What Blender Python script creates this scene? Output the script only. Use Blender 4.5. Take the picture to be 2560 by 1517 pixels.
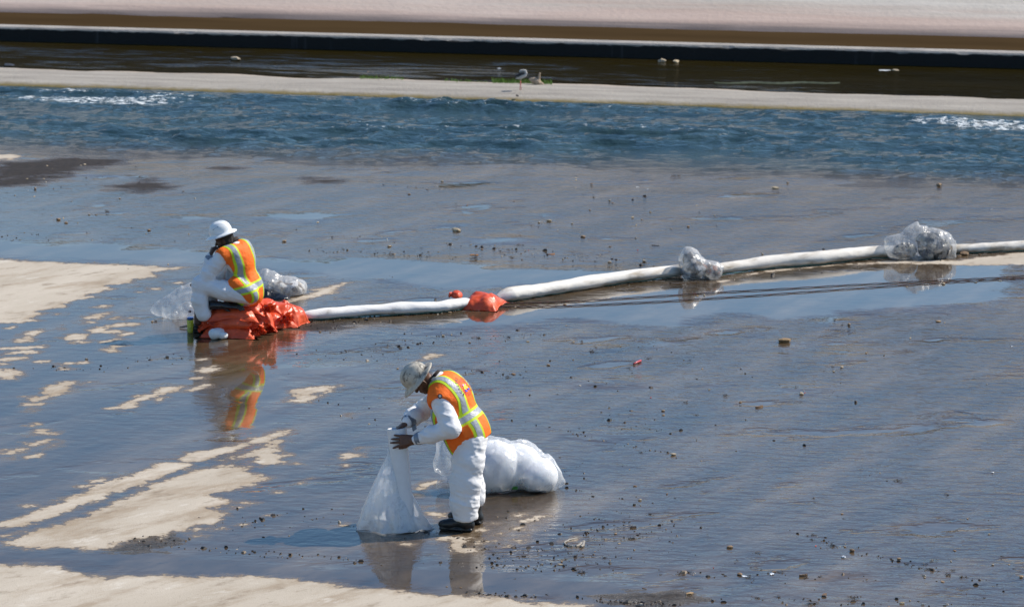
import bpy, bmesh, math, random
import numpy as np
from mathutils import Vector, Matrix
from mathutils.bvhtree import BVHTree

# ------------------------------------------------------------------ camera, sky, sun, exposure
scene = bpy.context.scene
for o in list(bpy.data.objects):
    bpy.data.objects.remove(o)
col = scene.collection
R = math.radians
F_PX, CX, CY, CAM_H = 8500.0, 1280.0, 758.5, 7.55
PITCH = math.atan((CY + 830.0) / F_PX)
cam_data = bpy.data.cameras.new('camera')
cam = bpy.data.objects.new('camera', cam_data)
col.objects.link(cam)
cam.location = (0, 0, CAM_H)
cam.rotation_euler = (math.pi / 2 - PITCH, 0, 0)
cam_data.sensor_width = 36.0
cam_data.lens = 36.0 * F_PX / 2560.0
cam_data.clip_start = 1.0
cam_data.clip_end = 3000.0
cam_data.dof.use_dof = True
cam_data.dof.focus_distance = 31.0
cam_data.dof.aperture_fstop = 4.5
scene.camera = cam

SUN_EL, SUN_AZ = R(44), R(22)          # azimuth measured from +x (picture right) towards +y (away)
world = bpy.data.worlds.new('World')
scene.world = world
world.use_nodes = True
wn = world.node_tree
wn.nodes.clear()
sky = wn.nodes.new('ShaderNodeTexSky')
sky.sky_type = 'NISHITA'
sky.sun_disc = False
sky.sun_elevation = SUN_EL
sky.sun_rotation = math.pi / 2 - SUN_AZ
sky.altitude = 300
sky.air_density = 1.0
sky.dust_density = 0.15
sky.ozone_density = 1.9
hsv = wn.nodes.new('ShaderNodeHueSaturation')
hsv.inputs['Saturation'].default_value = 1.18
bg = wn.nodes.new('ShaderNodeBackground')
bg.inputs['Strength'].default_value = 0.120
wo = wn.nodes.new('ShaderNodeOutputWorld')
wn.links.new(sky.outputs[0], hsv.inputs['Color'])
wn.links.new(hsv.outputs[0], bg.inputs['Color'])
wn.links.new(bg.outputs[0], wo.inputs['Surface'])

sun_data = bpy.data.lights.new('sun', 'SUN')
sun_data.energy = 5.0
sun_data.angle = R(0.5)
sun_data.color = (1.0, 0.925, 0.81)
sun = bpy.data.objects.new('sun', sun_data)
col.objects.link(sun)
sun.location = (30, 20, 40)
SUN_DIR = Vector((math.cos(SUN_EL) * math.cos(SUN_AZ), math.cos(SUN_EL) * math.sin(SUN_AZ), math.sin(SUN_EL)))
sun.rotation_euler = SUN_DIR.to_track_quat('Z', 'Y').to_euler()
scene.view_settings.view_transform = 'Standard'
scene.view_settings.look = 'None'
scene.view_settings.gamma = 1.0
scene.view_settings.use_curve_mapping = False
scene.view_settings.exposure = 0.33
scene.render.engine = 'CYCLES'
scene.cycles.use_denoising = True
scene.cycles.max_bounces = 10
scene.cycles.sample_clamp_indirect = 4.0
scene.cycles.transparent_max_bounces = 24
scene.cycles.caustics_reflective = False
scene.cycles.caustics_refractive = False

# ------------------------------------------------------------------ measuring from the photograph (2560 x 1517 px)
def ray(px, py):
    u = (px - CX) / F_PX
    v = (CY - py) / F_PX
    return np.array([u, math.cos(PITCH) + v * math.sin(PITCH), -math.sin(PITCH) + v * math.cos(PITCH)])

def G(px, py, z=0.0):
    d = ray(px, py)
    return np.array([0, 0, CAM_H]) + d * ((z - CAM_H) / d[2])

def at(px, py, Y):
    d = ray(px, py)
    return np.array([0, 0, CAM_H]) + d * (Y / d[1])

def zoomed(ox, oy, s):
    return lambda x, y: (ox + x / s, oy + y / s)

disp = zoomed(0, 0, 2504.0 / 2560.0)

# ------------------------------------------------------------------ noise
def _hash(ix, iy, iz, seed):
    h = (ix.astype(np.int64) * 374761393 + iy.astype(np.int64) * 668265263 + iz.astype(np.int64) * 2147483647 + seed * 974634777) & 0xffffffff
    h = ((h ^ (h >> 13)) * 1274126177) & 0xffffffff
    h = (h ^ (h >> 16)) & 0xffff
    return h / 32767.5 - 1.0

def vnoise(Pts, seed=0):
    Pts = np.asarray(Pts, float)
    i = np.floor(Pts).astype(np.int64)
    f = Pts - i
    f = f * f * f * (f * (f * 6 - 15) + 10)
    out = 0
    for dx in (0, 1):
        for dy in (0, 1):
            for dz in (0, 1):
                w = (f[:, 0] if dx else 1 - f[:, 0]) * (f[:, 1] if dy else 1 - f[:, 1]) * (f[:, 2] if dz else 1 - f[:, 2])
                out = out + w * _hash(i[:, 0] + dx, i[:, 1] + dy, i[:, 2] + dz, seed)
    return out

def fbm(Pts, seed=0, octaves=3, gain=0.5):
    Pts = np.asarray(Pts, float)
    a, s, t = 1.0, 0, 0
    for k in range(octaves):
        s = s + a * vnoise(Pts * 2 ** k + 13.7 * k, seed + k)
        t += a
        a *= gain
    return s / t

def ridged(Pts, seed=0, octaves=2):
    Pts = np.asarray(Pts, float)
    a, s, t = 1.0, 0, 0
    for k in range(octaves):
        s = s + a * (1 - 2 * np.abs(vnoise(Pts * 2 ** k + 7.3 * k, seed + k)))
        t += a
        a *= 0.5
    return s / t

# ------------------------------------------------------------------ objects
def tag(o, label=None, cat=None, group=None, kind=None):
    if label: o['label'] = label
    if cat: o['category'] = cat
    if group: o['group'] = group
    if kind: o['kind'] = kind
    return o

def empty(name, loc, label=None, cat=None, group=None):
    o = bpy.data.objects.new(name, None)
    o.empty_display_size = 0.1
    col.objects.link(o)
    o.location = loc
    return tag(o, label, cat, group)

def mesh_data(name, V, Fc, mats, smooth=True, mat_idx=None):
    V = np.asarray(V, np.float32)
    me = bpy.data.meshes.new(name)
    if isinstance(Fc, np.ndarray):
        n, k = Fc.shape
        me.vertices.add(len(V)); me.vertices.foreach_set('co', V.ravel())
        me.loops.add(n * k); me.loops.foreach_set('vertex_index', Fc.ravel().astype(np.int32))
        me.polygons.add(n)
        me.polygons.foreach_set('loop_start', np.arange(0, n * k, k, dtype=np.int32))
        me.update(calc_edges=True)
    else:
        me.from_pydata(V.tolist(), [], Fc)
    if not isinstance(mats, (list, tuple)): mats = [mats]
    for m in mats: me.materials.append(m)
    if mat_idx is not None: me.polygons.foreach_set('material_index', np.asarray(mat_idx, np.int32))
    me.polygons.foreach_set('use_smooth', np.full(len(me.polygons), bool(smooth)))
    me.update()
    return me

def obj_np(name, V, Fc, mats, parent=None, smooth=True, origin=None, mat_idx=None):
    """V in world coordinates; origin: where the object's own origin goes (top-level objects)."""
    V = np.asarray(V, float)
    off = np.array(parent.location) if parent is not None and parent.parent is None else None
    if parent is not None and parent.parent is not None:
        off = np.array(parent.location) + np.array(parent.parent.location)
    if parent is not None:
        V = V - off
    elif origin is not None:
        V = V - np.asarray(origin, float)
    me = mesh_data(name, V, Fc, mats, smooth, mat_idx)
    o = bpy.data.objects.new(name, me)
    col.objects.link(o)
    if parent is not None: o.parent = parent
    elif origin is not None: o.location = origin
    return o

def merge(*parts):
    Vs, Fs, n = [], [], 0
    for V, Fc in parts:
        V = np.asarray(V, float)
        Vs.append(V)
        Fs += [[i + n for i in f] for f in (Fc.tolist() if isinstance(Fc, np.ndarray) else Fc)]
        n += len(V)
    return np.concatenate(Vs), Fs

def grid_faces(nu, nv, closed=False):
    """nu rings of nv points"""
    i, j = np.meshgrid(np.arange(nu - 1), np.arange(nv if closed else nv - 1), indexing='ij')
    j2 = (j + 1) % nv
    return np.stack([i * nv + j, i * nv + j2, (i + 1) * nv + j2, (i + 1) * nv + j], -1).reshape(-1, 4)

def frame_of(axis, hint=(0, 0, 1)):
    w = np.asarray(axis, float); w = w / np.linalg.norm(w)
    u = np.cross(np.asarray(hint, float), w)
    if np.linalg.norm(u) < 1e-4: u = np.cross((1.0, 0, 0), w)
    u /= np.linalg.norm(u)
    return u, np.cross(w, u), w

def catmull(pts, n):
    pts = np.asarray(pts, float)
    p = np.vstack([2 * pts[0] - pts[1], pts, 2 * pts[-1] - pts[-2]])
    out = []
    m = len(pts) - 1
    for t in np.linspace(0, m, n):
        i = min(int(t), m - 1); f = t - i
        a, b, c, d = p[i], p[i + 1], p[i + 2], p[i + 3]
        out.append(0.5 * (2 * b + (c - a) * f + (2 * a - 5 * b + 4 * c - d) * f ** 2 + (3 * b - a - 3 * c + d) * f ** 3))
    return np.array(out)

def tube(path, radii, nv=12, caps=True, squash=1.0):
    path = np.asarray(path, float)
    n = len(path)
    radii = np.broadcast_to(np.asarray(radii, float), (n,))
    tang = np.gradient(path, axis=0)
    V = []
    ang = np.linspace(0, 2 * math.pi, nv, endpoint=False)
    for p, t, r in zip(path, tang, radii):
        u, v, w = frame_of(t)
        V.append(p + r * (np.cos(ang)[:, None] * u + squash * np.sin(ang)[:, None] * v))
    V = np.concatenate(V)
    Fc = grid_faces(n, nv, True).tolist()
    if caps:
        Fc.append(list(range(nv))[::-1]); Fc.append([(n - 1) * nv + k for k in range(nv)])
    return V, Fc

def sphere(nu=24, nv=32):
    th = np.linspace(0.02, math.pi - 0.02, nu)
    ph = np.linspace(0, 2 * math.pi, nv, endpoint=False)
    T, Ph = np.meshgrid(th, ph, indexing='ij')
    V = np.stack([np.sin(T) * np.cos(Ph), np.sin(T) * np.sin(Ph), np.cos(T)], -1).reshape(-1, 3)
    Fc = grid_faces(nu, nv, True)[:, ::-1].tolist()
    Fc.append(list(range(nv))); Fc.append([(nu - 1) * nv + k for k in range(nv)][::-1])
    return V, Fc

def box(c, size, Rm=None):
    s = np.array([[x, y, z] for x in (-.5, .5) for y in (-.5, .5) for z in (-.5, .5)]) * np.asarray(size, float)
    if Rm is not None: s = s @ np.asarray(Rm).T
    return s + np.asarray(c, float), [[0, 1, 3, 2], [4, 6, 7, 5], [0, 4, 5, 1], [2, 3, 7, 6], [0, 2, 6, 4], [1, 5, 7, 3]]

# ------------------------------------------------------------------ signed distance bodies -> one continuous surface
class Field:
    def __init__(self, lo, hi, h):
        self.lo = np.asarray(lo, float); self.h = h
        n = np.ceil((np.asarray(hi) - self.lo) / h).astype(int) + 1
        self.n = n
        self.g = np.full(n, 1.0, np.float32)
    def _win(self, lo, hi):
        a = np.clip(np.floor((np.asarray(lo) - self.lo) / self.h).astype(int), 0, self.n)
        b = np.clip(np.ceil((np.asarray(hi) - self.lo) / self.h).astype(int) + 1, 0, self.n)
        sl = tuple(slice(x, y) for x, y in zip(a, b))
        ax = [self.lo[k] + self.h * np.arange(a[k], b[k]) for k in range(3)]
        return sl, ax[0][:, None, None], ax[1][None, :, None], ax[2][None, None, :]
    def _put(self, sl, d, k, op='add'):
        a = self.g[sl]
        if op == 'sub':
            d = -d
            h = np.maximum(k - np.abs(a - d), 0) / max(k, 1e-6)
            self.g[sl] = np.maximum(a, d) + h * h * k / 4
        else:
            h = np.maximum(k - np.abs(a - d), 0) / max(k, 1e-6)
            self.g[sl] = np.minimum(a, d) - h * h * k / 4
    def cap(self, a, b, ra, rb, k=0.02, op='add'):
        a = np.asarray(a, float); b = np.asarray(b, float)
        r = max(ra, rb) + 0.05 + k
        sl, x, y, z = self._win(np.minimum(a, b) - r, np.maximum(a, b) + r)
        ab = b - a; L2 = max(float(ab @ ab), 1e-9)
        px, py, pz = x - a[0], y - a[1], z - a[2]
        t = np.clip((px * ab[0] + py * ab[1] + pz * ab[2]) / L2, 0, 1)
        d = np.sqrt((px - t * ab[0]) ** 2 + (py - t * ab[1]) ** 2 + (pz - t * ab[2]) ** 2) - (ra + (rb - ra) * t)
        self._put(sl, d, k, op); return self
    def chain(self, pts, radii, k=0.02):
        for i in range(len(pts) - 1): self.cap(pts[i], pts[i + 1], radii[i], radii[i + 1], k)
        return self
    def ell(self, c, r, axes=None, k=0.02, op='add'):
        c = np.asarray(c, float); r = np.asarray(r, float)
        A = np.eye(3) if axes is None else np.asarray(axes, float)      # rows: local axes
        m = float(r.max()) + 0.05 + k
        sl, x, y, z = self._win(c - m, c + m)
        px, py, pz = x - c[0], y - c[1], z - c[2]
        q = [(px * A[i, 0] + py * A[i, 1] + pz * A[i, 2]) for i in range(3)]
        k0 = np.sqrt(sum((q[i] / r[i]) ** 2 for i in range(3)))
        k1 = np.sqrt(sum((q[i] / r[i] ** 2) ** 2 for i in range(3))) + 1e-6
        self._put(sl, k0 * (k0 - 1) / k1, k, op); return self
    def rbox(self, c, hs, axes=None, rad=0.01, k=0.01, op='add'):
        c = np.asarray(c, float); hs = np.asarray(hs, float)
        A = np.eye(3) if axes is None else np.asarray(axes, float)
        m = float(np.linalg.norm(hs)) + 0.05 + k
        sl, x, y, z = self._win(c - m, c + m)
        px, py, pz = x - c[0], y - c[1], z - c[2]
        q = [np.abs(px * A[i, 0] + py * A[i, 1] + pz * A[i, 2]) - hs[i] + rad for i in range(3)]
        d = np.sqrt(sum(np.maximum(qq, 0) ** 2 for qq in q)) + np.minimum(np.maximum(np.maximum(q[0], q[1]), q[2]), 0) - rad
        self._put(sl, d, k, op); return self
    def cut(self, c, nrm, k=0.004):
        """remove what lies on the side the normal points to"""
        c = np.asarray(c, float); nrm = np.asarray(nrm, float); nrm = nrm / np.linalg.norm(nrm)
        sl, x, y, z = self._win(self.lo, self.lo + self.h * (self.n - 1))
        d = (x - c[0]) * nrm[0] + (y - c[1]) * nrm[1] + (z - c[2]) * nrm[2]
        self._put(sl, -d, k, 'sub'); return self
    def mesh(self, smooth=2):
        g = self.g; s = g < 0
        s[0] = s[-1] = False; s[:, 0] = s[:, -1] = False; s[:, :, 0] = s[:, :, -1] = False
        g = np.where(s, g, np.maximum(g, 1e-5))
        nx, ny, nz = g.shape
        off = [(i, j, k) for i in (0, 1) for j in (0, 1) for k in (0, 1)]
        c = sum(s[i:nx - 1 + i, j:ny - 1 + j, k:nz - 1 + k].astype(np.int8) for i, j, k in off)
        act = (c > 0) & (c < 8)
        idx = np.full(act.shape, -1, np.int64)
        ijk = np.stack(np.nonzero(act), -1)
        idx[act] = np.arange(len(ijk))
        val = {o: g[ijk[:, 0] + o[0], ijk[:, 1] + o[1], ijk[:, 2] + o[2]] for o in off}
        acc = np.zeros((len(ijk), 3)); cnt = np.zeros(len(ijk))
        for o in off:
            for axn in range(3):
                if o[axn] == 0:
                    p = list(o); p[axn] = 1; p = tuple(p)
                    a, b = val[o], val[p]
                    m = (a < 0) != (b < 0)
                    t = a[m] / (a[m] - b[m])
                    q = np.tile(np.array(o, float), (int(m.sum()), 1)); q[:, axn] += t
                    acc[m] += q; cnt[m] += 1
        V = self.lo + self.h * (ijk + acc / cnt[:, None])
        quads = []
        for axn in range(3):
            b, cc = (axn + 1) % 3, (axn + 2) % 3
            sl0 = [slice(1, -1)] * 3; sl1 = [slice(1, -1)] * 3
            sl0[axn] = slice(0, -1); sl1[axn] = slice(1, None)
            m = s[tuple(sl0)] != s[tuple(sl1)]
            e = np.stack(np.nonzero(m), -1)
            e[:, b] += 1; e[:, cc] += 1
            ins = s[e[:, 0], e[:, 1], e[:, 2]]
            def cell(db, dc):
                q = e.copy(); q[:, b] += db; q[:, cc] += dc
                return idx[q[:, 0], q[:, 1], q[:, 2]]
            Q = np.stack([cell(-1, -1), cell(0, -1), cell(0, 0), cell(-1, 0)], -1)
            Q[~ins] = Q[~ins][:, ::-1]
            quads.append(Q)
        Q = np.concatenate(quads)
        V = lap(V, Q, smooth)
        return V, Q

def edges_of(Q):
    e = np.concatenate([Q[:, [i, (i + 1) % Q.shape[1]]] for i in range(Q.shape[1])])
    return np.concatenate([e, e[:, ::-1]])

def lap(V, Q, it, lam=0.5):
    if it <= 0: return V
    e = edges_of(Q); n = len(V)
    cnt = np.maximum(np.bincount(e[:, 0], minlength=n), 1)[:, None]
    for _ in range(it):
        avg = np.stack([np.bincount(e[:, 0], V[e[:, 1], k], n) for k in range(3)], -1) / cnt
        V = V + lam * (avg - V)
    return V

def normals(V, Q):
    n = np.cross(V[Q[:, 2]] - V[Q[:, 0]], V[Q[:, 3]] - V[Q[:, 1]])
    N = np.zeros_like(V)
    for k in range(4):
        for a in range(3): N[:, a] += np.bincount(Q[:, k], n[:, a], len(V))
    return N / np.maximum(np.linalg.norm(N, axis=1), 1e-9)[:, None]

# ------------------------------------------------------------------ materials
class NT:
    def __init__(self, name):
        self.m = bpy.data.materials.new(name); self.m.use_nodes = True
        self.t = self.m.node_tree; self.t.nodes.clear()
        self.out = self.t.nodes.new('ShaderNodeOutputMaterial')
        self._co = None
    def n(self, typ, ins=None, **kw):
        nd = self.t.nodes.new(typ)
        for k, v in kw.items(): setattr(nd, k, v)
        for k, v in (ins or {}).items(): self.set(nd.inputs[k], v)
        return nd
    def set(self, sock, v):
        if isinstance(v, bpy.types.NodeSocket): self.t.links.new(v, sock)
        elif isinstance(v, bpy.types.Node): self.t.links.new(v.outputs[0], sock)
        else:
            if isinstance(v, (tuple, list)) and len(v) == 3 and sock.type == 'RGBA': v = (*v, 1)
            sock.default_value = v
    def co(self):
        if self._co is None: self._co = self.n('ShaderNodeNewGeometry').outputs['Position']
        return self._co
    def mapped(self, scale=(1, 1, 1), rot=(0, 0, 0), src=None):
        return self.n('ShaderNodeMapping', {'Vector': src or self.co(), 'Scale': scale, 'Rotation': rot}).outputs[0]
    def aniso(self, angle, along, across, src=None):
        """coordinates combed along a direction (angle from +x): stretched along it, tight across it"""
        r_ = self.n('ShaderNodeMapping', {'Vector': src or self.co(), 'Rotation': (0, 0, -angle)}).outputs[0]
        return self.n('ShaderNodeMapping', {'Vector': r_, 'Scale': (along, across, across)}).outputs[0]
    def noise(self, scale, detail=4, rough=0.55, dist=0.0, vec=None):
        return self.n('ShaderNodeTexNoise', {'Vector': vec or self.co(), 'Scale': scale, 'Detail': detail, 'Roughness': rough, 'Distortion': dist}).outputs['Fac']
    def ramp(self, fac, stops, interp='LINEAR'):
        r = self.n('ShaderNodeValToRGB', {'Fac': fac}); r.color_ramp.interpolation = interp
        el = r.color_ramp.elements
        while len(el) < len(stops): el.new(0.5)
        for e, (p, c) in zip(el, stops):
            e.position = p
            e.color = (c, c, c, 1) if not isinstance(c, (tuple, list)) else (*c, 1)
        return r.outputs[0]
    def math(self, op, a, b=0.0, c=0.0, clamp=False):
        nd = self.n('ShaderNodeMath', operation=op, use_clamp=clamp)
        for i, v in enumerate((a, b, c)): self.set(nd.inputs[i], v)
        return nd.outputs[0]
    def step(self, x, lo, hi):
        nd = self.n('ShaderNodeMapRange', {'Value': x, 'From Min': lo, 'From Max': hi}, interpolation_type='SMOOTHSTEP')
        return nd.outputs[0]
    def mix(self, f, a, b, blend='MIX'):
        nd = self.n('ShaderNodeMix', data_type='RGBA', blend_type=blend)
        self.set(nd.inputs[0], f); self.set(nd.inputs[6], a); self.set(nd.inputs[7], b)
        return nd.outputs[2]
    def lerp(self, f, a, b):
        nd = self.n('ShaderNodeMix', data_type='FLOAT')
        self.set(nd.inputs[0], f); self.set(nd.inputs[2], a); self.set(nd.inputs[3], b)
        return nd.outputs[0]
    def attr(self, name):
        return self.n('ShaderNodeAttribute', attribute_name=name).outputs['Fac']
    def bump(self, height, dist=0.01, strength=1.0, normal=None):
        nd = self.n('ShaderNodeBump', {'Height': height, 'Distance': dist, 'Strength': strength})
        if normal is not None: self.set(nd.inputs['Normal'], normal)
        return nd.outputs[0]
    def bsdf(self, **ins):
        nd = self.n('ShaderNodeBsdfPrincipled')
        for k, v in ins.items(): self.set(nd.inputs[k.replace('_', ' ')], v)
        return nd.outputs[0]
    def done(self, sh):
        self.t.links.new(sh, self.out.inputs['Surface']); return self.m

def simple(name, base, rough=0.6, var=0.15, scale=20, bump=0.0, bscale=60, dirt=None, dirt_scale=6, dirt_lo=0.55, dirt_hi=0.75, spec=0.5, coat=0.0, sss=0.0, metal=0.0, trans=None):
    m = NT(name)
    obj = m.n('ShaderNodeTexCoord').outputs['Object']
    f = m.noise(scale, 4, vec=obj)
    dark = tuple(c * (1 - var) for c in base); light = tuple(min(1, c * (1 + var)) for c in base)
    c = m.ramp(f, [(0.3, dark), (0.7, light)])
    if dirt:
        c = m.mix(m.step(m.noise(dirt_scale, 6, 0.65, vec=obj), dirt_lo, dirt_hi), c, (*dirt, 1))
    kw = dict(Base_Color=c, Roughness=rough, Specular_IOR_Level=spec, Coat_Weight=coat, Metallic=metal)
    if bump: kw['Normal'] = m.bump(m.noise(bscale, 4, vec=obj), bump)
    b = m.bsdf(**kw)
    if trans:
        tr = m.n('ShaderNodeBsdfTranslucent', {'Color': tuple(base)}).outputs[0]
        b = m.n('ShaderNodeMixShader', {0: trans, 1: b, 2: tr}).outputs[0]
    return m.done(b)

# ------------------------------------------------------------------ channel layout: s runs along the river, t across it
ALPHA = R(13.7)
DS = np.array([math.cos(ALPHA), -math.sin(ALPHA)]); DT = np.array([math.sin(ALPHA), math.cos(ALPHA)])
def st(s, t): return s * DS[0] + t * DT[0], s * DS[1] + t * DT[1]
T_RIVER, T_BERM0, T_BERM1, T_WALL, T_BANK = 50.5, 58.6, 60.85, 65.75, 71.2
Z_WATER = -0.05

# ---- the wet concrete floor, with hand-traced dry areas, still pools and silt kept as attributes
def lines(dense_lo, dense_hi, step, extra):
    a = np.arange(dense_lo, dense_hi, step)
    return np.array(sorted(list(a) + list(extra)))
gx = lines(-9.4, 9.4, 0.05, [-400, -120, -50, -25, -16, -12, 12, 16, 25, 50, 120, 400])
gy = lines(25.2, 55.5, 0.05, [-60, -20, 0, 10, 18, 22, 57, 60, 70, 100, 140])
GX, GY = np.meshgrid(gx, gy, indexing='ij')
pts2 = np.stack([GX.ravel(), GY.ravel()], -1)

def poly_sd(poly, reach=0.9):
    """signed distance (metres, + inside) at the grid points near the polygon"""
    poly = np.asarray(poly, float)
    lo, hi = poly.min(0) - reach, poly.max(0) + reach
    sel = np.nonzero((pts2[:, 0] > lo[0]) & (pts2[:, 0] < hi[0]) & (pts2[:, 1] > lo[1]) & (pts2[:, 1] < hi[1]))[0]
    p = pts2[sel]
    d = np.full(len(p), 1e9); inside = np.zeros(len(p), bool)
    for a, b in zip(poly, np.roll(poly, -1, 0)):
        ab = b - a; ap = p - a
        t = np.clip((ap @ ab) / max(ab @ ab, 1e-12), 0, 1)
        d = np.minimum(d, np.linalg.norm(ap - t[:, None] * ab, axis=1))
        cond = (a[1] > p[:, 1]) != (b[1] > p[:, 1])
        with np.errstate(divide='ignore', invalid='ignore'):
            xi = a[0] + (p[:, 1] - a[1]) / (b[1] - a[1]) * ab[0]
        inside ^= cond & (p[:, 0] < xi)
    return sel, np.where(inside, d, -d)

def world_poly(pts, conv):
    return [tuple(G(*conv(*q))[:2]) for q in pts]

def field_from(polys, start=-0.9):
    f = np.full(len(pts2), start)
    for poly in polys:
        sel, sd = poly_sd(poly)
        f[sel] = np.maximum(f[sel], sd)
    return f

def blob(cx, cy, w, h, conv, tilt=0.0, n=14, seed=1):
    rnd = random.Random(seed)
    out = []
    for k in range(n):
        a = 2 * math.pi * k / n
        r = 1 + rnd.uniform(-0.22, 0.22)
        x, y = math.cos(a) * w / 2 * r, math.sin(a) * h / 2 * r
        out.append((cx + x, cy + y - tilt * x))
    return world_poly(out, conv)

zb = zoomed(0, 1040, 2505 / 900.0)
za = zoomed(0, 640, 2065 / 640.0)
zf = zoomed(700, 820, 2505 / 600.0)
ze = zoomed(1100, 1280, 2505 / 600.0)
zs = zoomed(840, 860, 1391 / 600.0)
zm = zoomed(1660, 540, 2505 / 900.0)
zg = zoomed(720, 700, 2505 / 580.0)
dry = []
dry.append(world_poly([(0, 1035), (210, 1035), (400, 1045), (500, 1090), (640, 1110), (750, 1120), (850, 1105), (950, 1112), (1130, 1103), (1310, 1113), (1420, 1120), (1650, 1105), (1850, 1110), (2000, 1130), (2250, 1150), (2350, 1175), (2505, 1190)], zb)
           + world_poly([(0, 862), (300, 868), (600, 885), (900, 900), (1000, 940), (1250, 955), (1520, 960), (1560, 990), (1500, 1300), (-5000, 1300)], ze) + [(-30, 25.2), (-30, 28.6)])
dry.append(world_poly([(-60, 750), (0, 735), (160, 690), (300, 635), (430, 580), (560, 535), (700, 470), (880, 405), (1000, 365), (1130, 322), (1340, 325), (1345, 350), (1100, 430), (900, 510), (700, 580), (560, 630), (420, 680), (260, 735), (150, 768), (0, 780), (-60, 790)], zb))
dry.append(world_poly([(0, 885), (100, 852), (250, 790), (400, 757), (560, 697), (740, 627), (870, 567), (1050, 495), (1240, 415), (1420, 360), (1560, 338), (1760, 345), (1700, 380), (1860, 425), (1740, 480), (1600, 520), (1480, 545), (1600, 600), (1450, 640), (1575, 665), (1500, 740), (1340, 770), (1240, 800), (1130, 840), (920, 850), (800, 915), (720, 925), (560, 925), (400, 915), (200, 920), (30, 900)], zb))
dry.append(world_poly([(1200, 295), (1350, 245), (1500, 218), (1700, 190), (1850, 120), (2020, 95), (1950, 140), (1780, 195), (1600, 258), (1480, 295), (1380, 318), (1280, 318)], zb))
dry.append(world_poly([(1540, 302), (1700, 262), (1830, 208), (1930, 158), (2000, 160), (1900, 205), (1960, 240), (1880, 260), (2055, 268), (1940, 300), (1980, 330), (1850, 330), (1760, 318), (1790, 282), (1680, 287), (1600, 308)], zb))
dry.append(world_poly([(-900, 10), (0, 25), (300, 45), (700, 60), (1000, 70), (1500, 95), (1230, 130), (1290, 155), (1100, 190), (1000, 230), (810, 235), (910, 265), (700, 320), (780, 325), (540, 380), (520, 410), (300, 445), (380, 460), (230, 500), (330, 515), (60, 540), (-900, 560)], za))
dry.append(world_poly([(220, 1155), (330, 1110), (400, 1040), (500, 1012), (630, 1010), (560, 1050), (590, 1090), (480, 1110), (400, 1145), (300, 1165)], za))
dry.append(world_poly([(855, 1230), (1000, 1190), (1150, 1120), (1280, 1065), (1380, 1040), (1500, 1055), (1330, 1110), (1180, 1160), (1100, 1180), (1130, 1215), (1050, 1235)], za))
dry.append(world_poly([(120, 655), (250, 630), (500, 598), (630, 597), (400, 690), (330, 690), (410, 710), (300, 775), (40, 772), (130, 735)], zf))
dry.append(world_poly([(420, 690), (440, 665), (540, 655), (480, 695)], zf))
dry.append(world_poly([(1465, 290), (1560, 268), (1650, 285), (1560, 315), (1490, 343), (1460, 335), (1500, 305)], zf))
dry.append(world_poly([(0, 195), (170, 165), (300, 130), (250, 100), (400, 75), (600, 28), (670, 30), (520, 90), (580, 95), (420, 160), (330, 185), (150, 225), (0, 240)], zg))
dry.append(world_poly([(330, 465), (420, 460), (600, 400), (900, 350), (1200, 335), (1560, 312), (2030, 305), (2505, 255), (2600, 250), (2600, 330), (2505, 340), (2200, 345), (1900, 335), (1560, 330), (1200, 345), (1000, 360), (720, 390)], zm))
for i, (x, y, w, h, *tl) in enumerate([(780, 485, 200, 36, .25), (830, 412, 100, 22), (940, 493, 100, 18), (1030, 508, 180, 16), (1020, 553, 270, 42), (790, 590, 170, 50, .2), (880, 608, 140, 26), (600, 650, 240, 60), (630, 690, 180, 24), (260, 618, 220, 30, .25), (180, 675, 140, 46), (700, 535, 130, 14), (900, 678, 130, 24, .2), (1000, 635, 120, 16, .2),
        (900, 758, 120, 38), (980, 718, 160, 24, .2), (130, 742, 500, 20), (150, 778, 360, 24), (90, 830, 280, 36), (30, 872, 100, 22), (330, 850, 90, 14), (620, 862, 240, 20), (40, 950, 260, 70), (265, 1195, 170, 34), (260, 1246, 55, 18), (700, 1025, 100, 20, .2), (1600, 1065, 200, 26, .25), (1310, 1150, 110, 24, .3), (1050, 1257, 60, 20), (280, 1360, 100, 10),
        (310, 1415, 160, 34, .3), (405, 1435, 100, 28), (520, 910, 150, 10), (1440, 215, 110, 14), (1240, 262, 80, 14), (1160, 288, 90, 10), (1690, 915, 180, 36), (1730, 884, 120, 10), (1590, 985, 120, 18), (1060, 367, 40, 12), (490, 575, 40, 22), (95, 576, 60, 14), (330, 718, 60, 14), (470, 468, 40, 14), (1640, 832, 60, 10), (200, 1133, 40, 16)]):
    dry.append(blob(x, y, w, h, za, tl[0] if tl else 0.05, seed=i))
for i, (x, y, w, h, tl) in enumerate([(240, 60, 80, 12, 0), (270, 110, 140, 30, .25), (355, 122, 80, 26, .1), (60, 253, 150, 28, .05), (240, 200, 210, 26, .35), (360, 208, 160, 12, .35), (240, 275, 110, 14, .35), (90, 297, 70, 16, 0), (175, 190, 50, 10, 0), (705, 440, 85, 20, .25), (600, 484, 100, 14, .2), (235, 622, 110, 18, 0), (1930, 530, 70, 22, .2), (2100, 455, 40, 14, .3), (2160, 435, 40, 10, .2),
        (1635, 638, 80, 18, .2), (1725, 602, 60, 14, .1), (1720, 752, 40, 8, 0), (1360, 800, 80, 16, .35), (1370, 830, 100, 10, 0), (1535, 783, 40, 8, .1), (1100, 860, 50, 10, 0), (2400, 285, 130, 22, .15), (2455, 257, 70, 10, 0), (2400, 343, 50, 8, 0), (2405, 762, 60, 12, 0), (80, 820, 150, 14, .25), (1885, 690, 50, 8, 0), (2050, 335, 40, 8, 0)]):
    dry.append(blob(x, y, w, h, zb, tl, seed=100 + i))
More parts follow.
